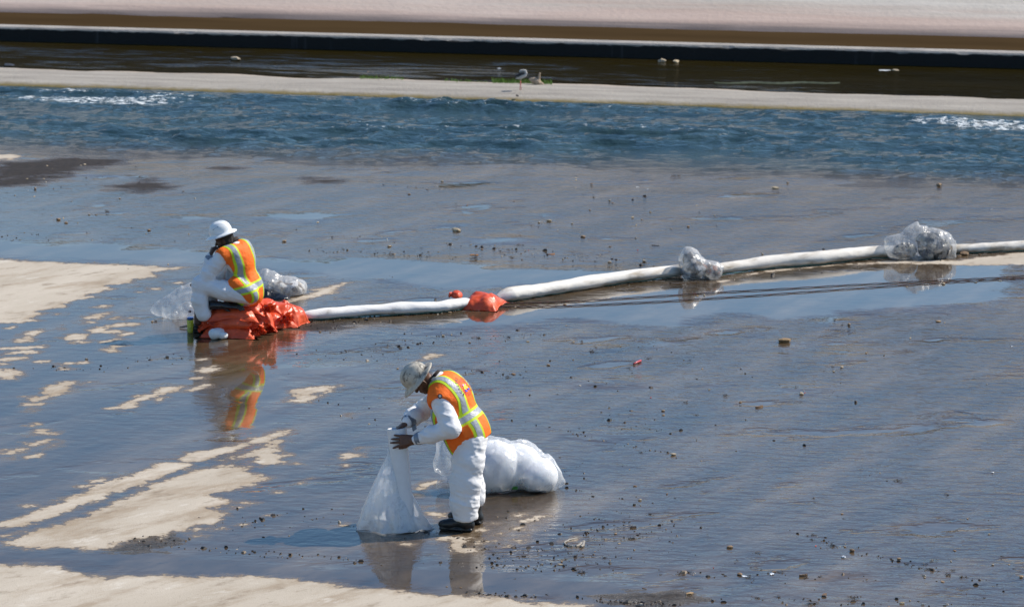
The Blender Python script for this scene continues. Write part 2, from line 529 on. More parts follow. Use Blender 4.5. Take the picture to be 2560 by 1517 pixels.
for i, (x, y, w, h, tl) in enumerate([(35, 265, 220, 70, .15), (215, 305, 200, 90, .12), (450, 310, 260, 50, .12), (300, 392, 230, 56, 0), (580, 115, 160, 38, .05), (635, 232, 160, 45, 0), (800, 162, 180, 34, 0), (790, 35, 130, 36, .15), (810, 290, 50, 60, .6), (680, 350, 120, 14, .2), (890, 255, 60, 36, 0), (440, 185, 110, 60, .2), (1000, 55, 220, 24, .3), (1370, 285, 110, 24, .25), (1460, 345, 80, 60, .2), (950, 92, 150, 16, .1)]):
    dry.append(blob(x, y, w, h, ze, tl, seed=200 + i))
for i, (x, y, w, h, tl) in enumerate([(540, 810, 130, 40, .35), (485, 880, 60, 20, 0), (540, 940, 90, 18, .15), (600, 985, 130, 20, .05), (545, 1118, 70, 22, .2), (55, 1052, 50, 10, 0), (370, 1128, 60, 10, 0), (430, 1163, 40, 10, 0), (55, 655, 110, 18, .2), (150, 605, 60, 12, 0), (95, 632, 60, 8, 0), (85, 410, 40, 10, .1), (50, 703, 40, 8, 0)]):
    dry.append(blob(x, y, w, h, zs, tl, seed=300 + i))
dry.append(blob(15, 378, 70, 14, disp, 0, seed=9)); dry.append(blob(20, 915, 60, 26, disp, 0, seed=11))
A_DRY = field_from(dry)

calm = [world_poly(p, disp) for p in (
    [(1000, 790), (1120, 768), (1260, 745), (1700, 690), (2100, 650), (2504, 632), (2504, 738), (2300, 760), (2050, 768), (1900, 790), (1780, 775), (1650, 800), (1400, 790), (1280, 805), (1050, 815)],
    [(-200, 580), (0, 585), (400, 602), (700, 635), (1000, 625), (1300, 650), (1640, 655), (1640, 670), (1250, 705), (1150, 715), (900, 690), (640, 660), (430, 650), (200, 640), (0, 632), (-200, 630)],
    [(-200, 1335), (0, 1345), (300, 1348), (600, 1352), (800, 1385), (1100, 1362), (1300, 1395), (1600, 1425), (1850, 1450), (1750, 1475), (1500, 1490), (900, 1445), (300, 1410), (130, 1385), (0, 1380), (-200, 1380)],
    [(450, 880), (640, 850), (700, 850), (720, 930), (660, 1060), (520, 1060), (500, 950)])]
calm += [blob(x, y, w, h, disp, 0, seed=400 + i) for i, (x, y, w, h) in enumerate([(730, 529, 240, 26), (470, 533, 160, 14), (1240, 585, 190, 22), (1330, 525, 80, 14), (1630, 1392, 150, 22), (2050, 1392, 80, 14), (1310, 545, 60, 12), (2060, 865, 60, 14), (1930, 840, 60, 24), (2030, 785, 80, 20), (1610, 840, 70, 14), (760, 905, 380, 36), (1730, 940, 60, 16), (1930, 950, 120, 26), (1500, 855, 60, 16), (1520, 1065, 200, 24), (1450, 935, 160, 20), (1110, 548, 70, 12), (1560, 935, 60, 10), (1850, 810, 90, 18)])]
A_CALM = field_from(calm)
silt = [blob(x, y, w, h, disp, tl, seed=500 + i) for i, (x, y, w, h, tl) in enumerate([(120, 405, 330, 60, .12), (60, 440, 200, 30, .1), (330, 1325, 120, 24, .2), (350, 455, 150, 30, 0), (560, 408, 60, 10, 0), (800, 440, 120, 16, 0), (1560, 1466, 170, 18, 0), (1090, 1185, 20, 5, 0), (760, 800, 120, 20, 0)])]
A_SILT = field_from(silt)
# old construction joint where flowing water drags silt along
T_pt = pts2 @ DT; S_pt = pts2 @ DS
j = 0.07 - np.abs(T_pt - 34.41 - 0.06 * np.sin(S_pt * 1.3) - 0.03 * np.sin(S_pt * 4.1)); j[(S_pt < -8.2)] = -.9
A_SEAM = np.clip(j, -.9, .9)
# how lively the film of water is: fast and rippled on the right, slack on the left
A_FLOW = np.clip(0.35 + 0.075 * (pts2[:, 0] + 1.2) + 0.018 * (pts2[:, 1] - 30), 0.16, 1.0)

tt = T_pt
Z = np.where(tt < T_RIVER - 2.5, 0.0, -(tt - (T_RIVER - 2.5)) * 0.02)
Z = np.where(tt > T_RIVER + 0.8, -0.066 - (tt - T_RIVER - 0.8) * 0.16, Z)
Z = Z + np.where((tt > T_RIVER - 2.6) & (tt < T_RIVER + 2), .022 * fbm(np.stack([pts2[:, 0] * .45, pts2[:, 1] * 1.1, 0 * tt], -1), 44, 4), 0)
Z = np.maximum(Z, -0.9)
Z = Z - np.clip(57.4 - tt, -1, 0) * 0  # flat bed under the river
V = np.concatenate([pts2, Z[:, None]], 1)
Fq = grid_faces(len(gx), len(gy))

m = NT('wet_concrete')
co = m.co()
flowv = m.aniso(R(60), .35, 1.2)
st1 = m.noise(1.0, 5, 0.6, vec=m.aniso(R(62), .10, 1.5))
st2 = m.noise(1.0, 6, 0.65, vec=m.aniso(R(60), .45, 6.5))
n_mid = m.noise(9.0, 5, 0.65)
spk_ = m.noise(1.0, 9, 0.78, vec=m.aniso(R(10), 2.2, 3.2))
n_edge = m.noise(3.2, 8, 0.62)
n_fine = m.noise(26, 5, 0.6)
d0 = m.math('ADD', m.attr('dry'), m.math('ADD', m.math('MULTIPLY', m.math('SUBTRACT', n_edge, 0.5), 0.40), m.math('ADD', m.math('MULTIPLY', m.math('SUBTRACT', n_mid, 0.5), 0.30), m.math('MULTIPLY', m.math('SUBTRACT', n_fine, 0.5), 0.07))))
dry_m = m.step(d0, 0.0, 0.03)
damp_m = m.step(d0, -0.10, 0.005)
edge_m = m.step(d0, -0.03, 0.11)          # stain dies out away from the water's edge
# dry concrete
cl = m.ramp(m.noise(0.7, 6, 0.6, vec=flowv), [(0.3, (0.37, 0.32, 0.255)), (0.7, (0.50, 0.445, 0.37))])
streak = m.noise(1.0, 7, 0.68, vec=m.aniso(R(48), .7, 1.9))
cl = m.mix(m.math('MULTIPLY', m.step(streak, 0.47, 0.66), 0.7), cl, (0.27, 0.205, 0.14, 1))
mott = m.noise(1.0, 9, 0.72, vec=m.aniso(R(50), 1.6, 3.0))
cl = m.mix(m.math('MULTIPLY', m.step(mott, 0.53, 0.68), 0.75), cl, (0.20, 0.155, 0.11, 1))
cl = m.mix(m.math('MULTIPLY', m.step(mott, 0.44, 0.34), 0.6), cl, (0.56, 0.52, 0.455, 1))
cl = m.mix(m.math('MULTIPLY', m.step(m.noise(30, 3, 0.6), 0.60, 0.72), 0.5), cl, (0.22, 0.18, 0.14, 1))
cl = m.mix(edge_m, (0.31, 0.245, 0.175, 1), cl)
# wet concrete below a film of water
wf = m.noise(1.1, 6, 0.62, vec=flowv)
wet = m.ramp(m.math('ADD', m.math('MULTIPLY', wf, .5), m.math('ADD', m.math('MULTIPLY', st1, .26), m.math('MULTIPLY', spk_, .24))), [(0.36, (0.022, 0.015, 0.008)), (0.5, (0.068, 0.046, 0.026)), (0.62, (0.135, 0.097, 0.058))])
spk = m.noise(1.0, 9, 0.75, vec=m.aniso(R(25), 3.0, 8.0))
wet = m.mix(m.math('MULTIPLY', m.step(spk, 0.56, 0.66), 0.85), wet, (0.018, 0.014, 0.011, 1))
seam_m = m.step(m.math('ADD', m.attr('seam'), m.math('MULTIPLY', m.math('SUBTRACT', n_edge, 0.5), 0.25)), 0.02, 0.10)
wet = m.mix(m.math('MULTIPLY', seam_m, 0.55), wet, (0.20, 0.13, 0.055, 1))
silt_m = m.step(m.math('ADD', m.attr('silt'), m.math('MULTIPLY', m.math('SUBTRACT', m.noise(2.3, 9, 0.72, vec=m.mapped((0.5, 1, 1))), 0.5), 2.0)), -0.12, 0.28)
siltc = m.ramp(m.noise(14, 6, 0.7), [(0.35, (0.016, 0.012, 0.009)), (0.7, (0.065, 0.050, 0.037))])
wet = m.mix(silt_m, wet, siltc)
wet = m.mix(m.math('MULTIPLY', damp_m, .75), wet, (0.15, 0.110, 0.072, 1))
basec = m.mix(dry_m, wet, cl)
calm_m = m.step(m.math('ADD', m.attr('calm'), m.math('MULTIPLY', m.math('SUBTRACT', m.noise(1.6, 5, 0.55, vec=m.mapped((0.6, 1, 1))), 0.5), 1.3)), -0.22, 0.30)
pud = m.noise(1.0, 5, 0.55, vec=m.aniso(R(15), .55, 1.0))
calm_m = m.math('MAXIMUM', calm_m, m.math('MULTIPLY', m.step(pud, 0.575, 0.64), 0.85))
rough_w = m.lerp(calm_m, m.ramp(wf, [(0.3, 0.08), (0.7, 0.13)]), 0.035)
rough_w = m.lerp(silt_m, rough_w, 0.6)
rough_w = m.lerp(m.math('MULTIPLY', damp_m, .8), rough_w, .38)
rough = m.lerp(dry_m, rough_w, 0.9)
# ripples: short wavelets combed along the flow, some longer undulation
rip1 = m.noise(6.0, 4, 0.55, vec=m.aniso(R(-8), .7, 1.1))
rip2 = m.noise(20, 3, 0.55, vec=m.aniso(R(-8), .6, 1.0))
rip3 = m.noise(2.6, 3, 0.5, vec=flowv)
rip0 = m.noise(1.0, 3, 0.5, 0.4, vec=m.aniso(R(-8), 3.6, 8.5))
amp = m.math('MULTIPLY', m.math('MULTIPLY', m.attr('flow'), m.ramp(m.math('ADD', m.math('MULTIPLY', st1, .8), m.math('MULTIPLY', st2, .2)), [(.32, .85), (.66, 1.15)])), m.lerp(calm_m, 1.0, 0.05))
hgt = m.math('ADD', m.math('MULTIPLY', rip1, 0.014), m.math('ADD', m.math('MULTIPLY', rip2, 0.0026), m.math('MULTIPLY', rip3, 0.010)))
hgt = m.math('ADD', hgt, m.math('MULTIPLY', rip0, 0.012))
hgt = m.math('MULTIPLY', hgt, amp)
hgt = m.math('ADD', hgt, m.math('MULTIPLY', silt_m, m.math('MULTIPLY', m.noise(40, 4, 0.7), 0.02)))
hgt = m.math('MULTIPLY', hgt, m.math('SUBTRACT', 1.0, dry_m))
hgt = m.math('ADD', hgt, m.math('MULTIPLY', dry_m, m.math('MULTIPLY', m.noise(55, 5, 0.65), 0.004)))
M_FLOOR = m.done(m.bsdf(Base_Color=basec, Roughness=rough, IOR=1.5, Specular_IOR_Level=m.lerp(dry_m, m.lerp(silt_m, 0.5, 0.12), 0.15), Normal=m.bump(hgt, 1.0)))
floor = obj_np('channel_floor', V, Fq, M_FLOOR, smooth=True)
tag(floor, 'wide concrete channel floor under a thin film of flowing water with dry patches', kind='structure')
for nm, a in (('dry', A_DRY), ('calm', A_CALM), ('silt', A_SILT), ('seam', A_SEAM), ('flow', A_FLOW)):
    at_ = floor.data.attributes.new(nm, 'FLOAT', 'POINT')
    at_.data.foreach_set('value', a.astype(np.float32))

# ---- the river: short choppy waves as geometry
def water_sheet(name, s0, s1, t0, t1, step, hfun, mat, z=Z_WATER):
    s = np.arange(s0, s1 + step, step); t = np.arange(t0, t1 + step, step)
    S, T = np.meshgrid(s, t, indexing='ij')
    X, Y = st(S.ravel(), T.ravel())
    h = hfun(S.ravel(), T.ravel())
    V = np.stack([X, Y, z + h], -1)
    return obj_np(name, V, grid_faces(len(s), len(t)), mat)

def river_h(s, t):
    env = np.clip((t - (T_RIVER - 0.3)) / 2.6, 0.02, 1) * np.clip((T_BERM0 + 0.1 - t) / 0.9, 0.15, 1)
    wz = .25 * fbm(np.stack([s * .16, t * .3, 0 * s], -1), 61, 2)
    P3 = np.stack([s * 0.55 + wz, t * 1.15 + 2 * wz, np.zeros_like(s)], -1)
    h = 0.055 * ridged(P3 * 1.25, 3, 3) + 0.05 * fbm(P3 * 0.5, 9, 2) + 0.024 * ridged(P3 * 3.6 + 4, 15, 2) + 0.014 * fbm(P3 * 6.0, 21, 2)
    for cs, ct, ws, wt, a in ((-14.6, 57.6, 1.6, .5, .10), (11.2, 57.3, 1.9, .6, .13)):
        h = h + a * np.exp(-((s - cs) / ws) ** 2 - ((t - ct) / wt) ** 2) * (1 + 1.4 * fbm(np.stack([s * 3, t * 5, 0 * s], -1), 5, 3))
    return np.minimum(h, .11) * env * (1 + 1.0 * fbm(np.stack([s * .22, t * .55, 0 * s], -1), 33, 2))

m = NT('river_water')
rn = m.noise(7, 4, 0.6, vec=m.aniso(-ALPHA, .6, 1.15))
rn2 = m.noise(24, 3, 0.6, vec=m.aniso(-ALPHA, .6, 1.15))
hh = m.math('ADD', m.math('MULTIPLY', rn, 0.06), m.math('MULTIPLY', rn2, 0.016))
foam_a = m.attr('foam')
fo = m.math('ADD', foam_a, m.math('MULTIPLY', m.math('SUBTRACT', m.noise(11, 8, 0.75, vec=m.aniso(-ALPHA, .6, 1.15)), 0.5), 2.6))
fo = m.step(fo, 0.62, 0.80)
tq_ = m.n('ShaderNodeSeparateXYZ', {0: m.mapped((1, 1, 1), (0, 0, ALPHA))}).outputs[1]
body = m.ramp(m.noise(0.8, 3), [(0.3, (0.012, 0.030, 0.034)), (0.7, (0.030, 0.058, 0.062))])
body = m.mix(m.step(m.math('ADD', tq_, m.math('MULTIPLY', m.noise(.5, 4, vec=m.aniso(-ALPHA, .4, 1)), 2.0)), T_RIVER + 3.2, T_RIVER + .2), body, (0.075, 0.060, 0.044, 1))
wat = m.bsdf(Base_Color=body, Roughness=0.07, IOR=1.33, Normal=m.bump(hh, 1.0))
foam = m.bsdf(Base_Color=(0.75, 0.78, 0.78), Roughness=0.5, Normal=m.bump(m.noise(40, 3), 0.02))  # white for foam and for painted sun sparkles
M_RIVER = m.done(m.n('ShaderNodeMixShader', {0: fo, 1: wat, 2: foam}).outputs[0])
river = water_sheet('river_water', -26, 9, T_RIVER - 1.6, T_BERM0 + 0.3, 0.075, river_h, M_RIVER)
tag(river, 'dark blue choppy river water racing past the bare concrete strip', kind='structure')
co_ = np.empty(len(river.data.vertices) * 3, np.float32); river.data.vertices.foreach_get('co', co_); co_ = co_.reshape(-1, 3)
sv, tv = co_[:, :2] @ DS, co_[:, :2] @ DT
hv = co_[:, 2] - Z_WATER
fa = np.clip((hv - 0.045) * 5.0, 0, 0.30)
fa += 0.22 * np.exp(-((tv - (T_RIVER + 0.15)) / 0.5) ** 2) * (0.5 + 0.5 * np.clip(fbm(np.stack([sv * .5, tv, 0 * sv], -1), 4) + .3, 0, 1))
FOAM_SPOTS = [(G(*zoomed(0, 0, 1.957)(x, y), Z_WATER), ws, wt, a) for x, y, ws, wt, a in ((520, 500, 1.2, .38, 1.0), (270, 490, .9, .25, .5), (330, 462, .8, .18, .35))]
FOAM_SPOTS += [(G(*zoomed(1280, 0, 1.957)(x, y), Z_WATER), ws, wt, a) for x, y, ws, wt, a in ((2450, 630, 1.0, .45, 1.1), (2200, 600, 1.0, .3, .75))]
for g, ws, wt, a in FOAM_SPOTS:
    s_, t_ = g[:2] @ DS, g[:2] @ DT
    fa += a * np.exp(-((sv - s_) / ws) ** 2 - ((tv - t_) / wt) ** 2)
fa = np.minimum(fa + .14 * np.clip((tv - T_RIVER - 1.2) / 2, 0, 1), .62)  # thin white flecks over the open river painted in as sun glints
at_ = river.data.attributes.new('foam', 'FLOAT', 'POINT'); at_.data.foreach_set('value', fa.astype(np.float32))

# ---- bare concrete strip between river and side channel
def profile_strip(name, s0, s1, ds, prof, mat, jitter=0.0, seed=0):
    s = np.arange(s0, s1, ds)
    V = []
    for k, (t, z) in enumerate(prof):
        jt = jitter * fbm(np.stack([s * 0.9, np.full_like(s, k * 0.35), 0 * s], -1), seed, 3)
        x, y = st(s, np.full_like(s, t) + jt)
        V.append(np.stack([x, y, np.full_like(s, z) + 0.1 * jt], -1))
    V = np.concatenate(V)
    return obj_np(name, V, grid_faces(len(prof), len(s)), mat)

m = NT('strip_concrete')
base = m.ramp(m.noise(1.3, 8, 0.65, vec=m.aniso(-ALPHA, .35, 1.8)), [(0.3, (0.21, 0.19, 0.165)), (0.7, (0.37, 0.34, 0.295))])
base = m.mix(m.step(m.noise(9, 6, 0.7, vec=m.mapped((0.5, 1.4, 1))), 0.58, 0.70), base, (0.20, 0.18, 0.165, 1))
zz = m.n('ShaderNodeSeparateXYZ', {0: m.co()}).outputs[2]
base = m.mix(m.step(m.math('ADD', zz, m.math('MULTIPLY', m.noise(4, 5), 0.05)), 0.035, -0.015), base, (0.17, 0.13, 0.045, 1))
tq = m.n('ShaderNodeSeparateXYZ', {0: m.mapped((1, 1, 1), (0, 0, ALPHA))}).outputs[1]
base = m.mix(m.math('MULTIPLY', m.step(m.math('ADD', tq, m.math('MULTIPLY', m.noise(6, 5), 0.5)), T_BERM1 - 0.35, T_BERM1 + 0.15), 0.7), base, (0.46, 0.37, 0.29, 1))
M_STRIP = m.done(m.bsdf(Base_Color=base, Roughness=0.85, Specular_IOR_Level=0.25, Normal=m.bump(m.noise(14, 6, 0.6), 0.02)))
strip = profile_strip('concrete_strip', -40, 16, 0.12, [(58.3, -0.5), (58.45, -0.12), (T_BERM0, -0.03), (58.9, 0.012), (59.4, 0.03), (60.0, 0.035), (60.5, 0.03), (T_BERM1, -0.015), (T_BERM1 + 0.2, -0.12), (T_BERM1 + 0.5, -0.6)], M_STRIP, 0.16, 3)
tag(strip, 'long bare strip of pale concrete between the river and the side channel', kind='structure')

# ---- side channel, low wall, ditch water, far bank
def dark_water(name, body, amp1, amp2, rough=0.06, sc=1.0, spec=0.5, algae=False):
    m = NT(name)
    v = m.aniso(-ALPHA, .4, 1.1)
    calm = m.step(m.noise(0.22, 3, 0.5, vec=v), 0.40, 0.60)
    h = m.math('ADD', m.math('MULTIPLY', m.noise(4.5 * sc, 4, 0.6, vec=v), amp1), m.math('MULTIPLY', m.noise(15 * sc, 3, 0.6, vec=v), amp2))
    h = m.math('MULTIPLY', h, m.lerp(calm, 0.25, 1.0))
    c = m.ramp(m.noise(0.5, 4, vec=v), [(0.3, tuple(x * .7 for x in body)), (0.7, body)])
    b = m.bsdf(Base_Color=c, Roughness=rough, IOR=1.33, Specular_IOR_Level=spec, Normal=m.bump(h, 1.0))
    if algae:            # matt dark colour painted in patches to darken the reflection, open rippled water between
        al = m.n('ShaderNodeBsdfDiffuse', {'Color': c, 'Roughness': 1.0}).outputs[0]
        op = m.noise(1.0, 7, 0.7, vec=m.aniso(-ALPHA, .8, 3.5))
        op = m.math('MULTIPLY', m.step(m.math('ADD', op, m.math('MULTIPLY', m.math('SUBTRACT', m.noise(.25, 3, vec=v), .5), .8)), 0.50, 0.64), 0.75)
        b = m.n('ShaderNodeMixShader', {0: m.math('ADD', op, .08), 1: al, 2: b}).outputs[0]
    return m.done(b)
flat = lambda s, t: 0 * s
side = water_sheet('side_channel_water', -40, 16, T_BERM1 - 0.1, T_WALL + 0.1, 0.5, flat, dark_water('side_channel_water', (0.022, 0.016, 0.004), 0.05, 0.012, spec=0.5, algae=True))
tag(side, 'still dark brown water in the side channel below the low wall', kind='structure')
ditch = water_sheet('ditch_water', -60, 30, T_WALL + 0.3, T_BANK + 1.0, 0.5, flat, dark_water('ditch_water', (0.062, 0.040, 0.020), 0.004, 0.001, 0.45, spec=0.0), z=-0.02)
tag(ditch, 'shallow muddy brown water lying between the low wall and the far bank', kind='structure')
beds = profile_strip('side_channel_bed', -60, 30, 2.0, [(T_BERM1 - 0.2, -0.7), (T_BANK + 2, -0.7)], simple('mud', (0.05, 0.035, 0.02), 0.8))
tag(beds, 'muddy bed of the side channel', kind='structure')

# low wall with worn, chipped coping
s = np.arange(-60, 30, 0.12)
def wall_prof(s):
    chip = np.clip(fbm(np.stack([s * 1.7, 0 * s, 0 * s], -1), 8, 3) - 0.35, 0, 1) * 0.16
    return [(T_WALL, -0.6 + 0 * s), (T_WALL, 0.215 - chip), (T_WALL + 0.03 + chip, 0.245 - 0 * s), (T_WALL + 0.40, 0.25 + 0 * s), (T_WALL + 0.43, 0.22 + 0 * s), (T_WALL + 0.43, -0.6 + 0 * s)]
Vw = []
for t, z in wall_prof(s):
    tj = np.zeros_like(s) + t
    x, y = st(s, tj); Vw.append(np.stack([x, y, z], -1))
m = NT('wall_concrete')
wc = m.ramp(m.noise(1.2, 7, 0.65), [(0.3, (0.23, 0.215, 0.195)), (0.7, (0.40, 0.37, 0.335))])
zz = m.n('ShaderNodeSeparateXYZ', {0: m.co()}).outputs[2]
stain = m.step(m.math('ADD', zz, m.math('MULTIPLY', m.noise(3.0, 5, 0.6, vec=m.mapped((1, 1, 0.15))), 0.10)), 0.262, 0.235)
wc = m.mix(stain, wc, (0.020, 0.020, 0.020, 1))  # shade of the near face painted into the colour as near black
dr = m.step(m.noise(2.6, 4, 0.6, vec=m.mapped((1, 1, 0.05))), 0.64, 0.74)
wc = m.mix(m.math('MULTIPLY', m.math('MULTIPLY', dr, stain), 0.25), wc, (0.16, 0.17, 0.18, 1))
M_WALL = m.done(m.bsdf(Base_Color=wc, Roughness=0.85, Specular_IOR_Level=0.2, Normal=m.bump(m.noise(12, 6, 0.7), 0.03)))
wall = obj_np('low_wall', np.concatenate(Vw), grid_faces(6, len(s)), M_WALL, smooth=False)
tag(wall, 'long low concrete wall with algae black face and pale chipped top', 'wall')

m = NT('bank_concrete')
v = m.aniso(-ALPHA, .16, 1.6)
bc = m.ramp(m.noise(0.9, 8, 0.62, vec=v), [(0.28, (0.30, 0.275, 0.24)), (0.72, (0.47, 0.445, 0.41))])
bc = m.mix(m.math('MULTIPLY', m.step(m.noise(2.4, 7, 0.7, vec=v), 0.55, 0.7), 0.35), bc, (0.24, 0.215, 0.185, 1))
zz = m.n('ShaderNodeSeparateXYZ', {0: m.co()}).outputs[2]
zn = m.math('ADD', zz, m.math('MULTIPLY', m.math('SUBTRACT', m.noise(0.6, 6, 0.6, vec=v), 0.5), 0.9))
bc = m.mix(m.math('MULTIPLY', m.step(zn, 0.45, 0.08), 0.60), bc, (0.36, 0.245, 0.205, 1))
bc = m.mix(m.math('MULTIPLY', m.step(m.math('ADD', zz, m.math('MULTIPLY', m.noise(1.2, 5, vec=v), 0.12)), 0.16, 0.05), 0.85), bc, (0.05, 0.045, 0.05, 1))
M_BANK = m.done(m.bsdf(Base_Color=bc, Roughness=0.88, Specular_IOR_Level=0.2, Normal=m.bump(m.noise(6, 4, 0.55), 0.02)))
bank = profile_strip('far_bank', -150, 150, 0.5, [(T_BANK - 1.5, -0.6), (T_BANK - 0.3, -0.05), (T_BANK, 0.0), (T_BANK + 0.8, 0.06), (T_BANK + 2.5, 0.35), (T_BANK + 6, 1.15), (T_BANK + 12, 2.6), (T_BANK + 16, 3.6), (T_BANK + 20, 3.9), (T_BANK + 60, 4.2), (T_BANK + 400, 6)], M_BANK, 0.7, 12)
tag(bank, 'pale concrete bank rising beyond the ditch with a pinkish water line', kind='structure')

# unseen ridge added beyond the bank, above the frame, to darken the water's reflections
ss_ = np.arange(-220, 220, 2.0); prof = []
for k, tt_ in enumerate(np.linspace(T_BANK + 21, T_BANK + 60, 14)):
    q = k / 13.0
    z = 3.0 + 6.6 * np.clip(q * 3.2, 0, 1) ** 0.8 * (0.85 + 0.3 * fbm(np.stack([ss_ * .06, 0 * ss_, 0 * ss_], -1), 77, 3)) + 1.3 * fbm(np.stack([ss_ * .35, 0 * ss_ + tt_ * .35, 0 * ss_], -1), 78, 3)
    x, y = st(ss_, np.full_like(ss_, tt_)); prof.append(np.stack([x, y, z], -1))
m = NT('hill_scrub')
hcl = m.ramp(m.noise(0.5, 8, 0.7), [(0.35, (0.020, 0.022, 0.010)), (0.7, (0.065, 0.058, 0.028))])
hills = obj_np('hills', np.concatenate(prof), grid_faces(14, len(ss_)), m.done(m.bsdf(Base_Color=hcl, Roughness=0.9, Specular_IOR_Level=0.1, Normal=m.bump(m.noise(1.5, 8, 0.7), 0.8))))
tag(hills, 'dark scrub covered ridge beyond the far bank', kind='structure')

# ------------------------------------------------------------------ materials of the things
M_SKIN = simple('skin_dark', (0.115, 0.052, 0.030), 0.45, 0.2, 30, 0.003, 90, spec=0.4)
M_SKIN2 = simple('skin_deep', (0.060, 0.028, 0.018), 0.45, 0.2, 30, 0.003, 90, spec=0.4)
M_HAIR = simple('hair_black', (0.012, 0.010, 0.009), 0.7, 0.3, 80, 0.01, 120)
M_COVER = simple('coverall_white', (0.76, 0.76, 0.775), 0.7, 0.03, 12, 0.0012, 30, dirt=(0.50, 0.46, 0.41), dirt_scale=3.2, dirt_lo=0.60, dirt_hi=0.80, spec=0.25)
M_ORANGE = simple('vest_orange', (0.92, 0.17, 0.018), 0.65, 0.08, 8, 0.010, 20, spec=0.25, dirt=(0.30, 0.07, 0.02), dirt_scale=22, dirt_lo=0.70, dirt_hi=0.74)
M_LIME = simple('trim_lime', (0.52, 0.70, 0.03), 0.6, 0.06, 30, dirt=(0.15, 0.17, 0.02), dirt_scale=24, dirt_lo=0.70, dirt_hi=0.76, spec=0.25)
M_SILVER = simple('tape_silver', (0.30, 0.325, 0.36), 0.42, 0.12, 26, 0.006, 30, spec=0.5)
M_TAPE = simple('duct_tape', (0.16, 0.19, 0.24), 0.28, 0.25, 40, 0.004, 60, spec=0.7)
M_BOOT = simple('boot_rubber', (0.013, 0.013, 0.014), 0.42, 0.3, 40, 0.004, 50, dirt=(0.10, 0.085, 0.07), dirt_scale=7, dirt_lo=0.62, dirt_hi=0.8)
M_GLOVE = simple('glove_black', (0.010, 0.010, 0.012), 0.22, 0.2, 40, 0.004, 70, spec=0.6)
M_COLLAR = simple('shirt_dark', (0.020, 0.012, 0.012), 0.85, 0.2, 30)
M_DECAL_K = simple('print_black', (0.05, 0.012, 0.015), 0.6, 0.1, 30)
M_DECAL_R = simple('print_red', (0.55, 0.035, 0.025), 0.6, 0.1, 30)
M_DECAL_B = simple('print_blue', (0.015, 0.07, 0.65), 0.6, 0.1, 30)
M_DECAL_Y = simple('print_yellow', (0.85, 0.52, 0.02), 0.6, 0.1, 30)
M_DECAL_P = simple('print_pink', (0.75, 0.30, 0.55), 0.6, 0.1, 30)
M_DECAL_W = simple('print_pale', (0.55, 0.52, 0.48), 0.6, 0.1, 30)
M_HAT_W = simple('helmet_white', (0.80, 0.82, 0.82), 0.28, 0.03, 10, spec=0.5)

m = NT('helmet_grimy')
oc = m.n('ShaderNodeTexCoord').outputs['Object']
hc = m.ramp(m.noise(14, 6, 0.65, vec=oc), [(0.3, (0.40, 0.365, 0.30)), (0.7, (0.60, 0.56, 0.48))])
scr = m.noise(20, 9, 0.78, vec=m.mapped((1.0, 1.0, 0.45), (0.4, 0.3, 0.5), oc))
big = m.noise(7, 4, 0.6, vec=oc)
hc = m.mix(m.step(m.math('ADD', scr, m.math('MULTIPLY', m.math('SUBTRACT', big, 0.5), 0.9)), 0.47, 0.70), hc, (0.06, 0.055, 0.05, 1))
M_HAT_G = m.done(m.bsdf(Base_Color=hc, Roughness=0.5, Specular_IOR_Level=0.4, Normal=m.bump(scr, 0.004)))

def unit(v):
    v = np.asarray(v, float); return v / np.linalg.norm(v)

def wrinkle(V, Q, amp, freq, seed, axis=None, stretch=1.0, rid=0.5):
    """cloth folds: ridged noise along the normals, stretched across the given axis"""
    N = normals(V, Q)
    Pn = V * freq
    if axis is not None:
        a = unit(axis); pr = (Pn @ a)[:, None] * a
        Pn = pr * stretch + (Pn - pr)
    d = (1 - rid) * fbm(Pn, seed, 3) + rid * ridged(Pn * 0.8 + 5, seed + 4, 2)
    return V + N * (amp * d)[:, None]

def cloth_folds(V, Q, seed, k=1.0):
    """crumpled paper-like coverall cloth: soft sags, then sharp slanting creases"""
    V = wrinkle(V, Q, 0.007 * k, 3.2, seed, (0.25, 0, 1), 0.9, 0.3)
    V = wrinkle(V, Q, 0.0085 * k, 6.5, seed + 6, (0.45, 0.1, 1), 2.8, 0.95)
    V = wrinkle(V, Q, 0.0032 * k, 17, seed + 12, (-0.35, 0.1, 1), 2.2, 0.95)
    return V

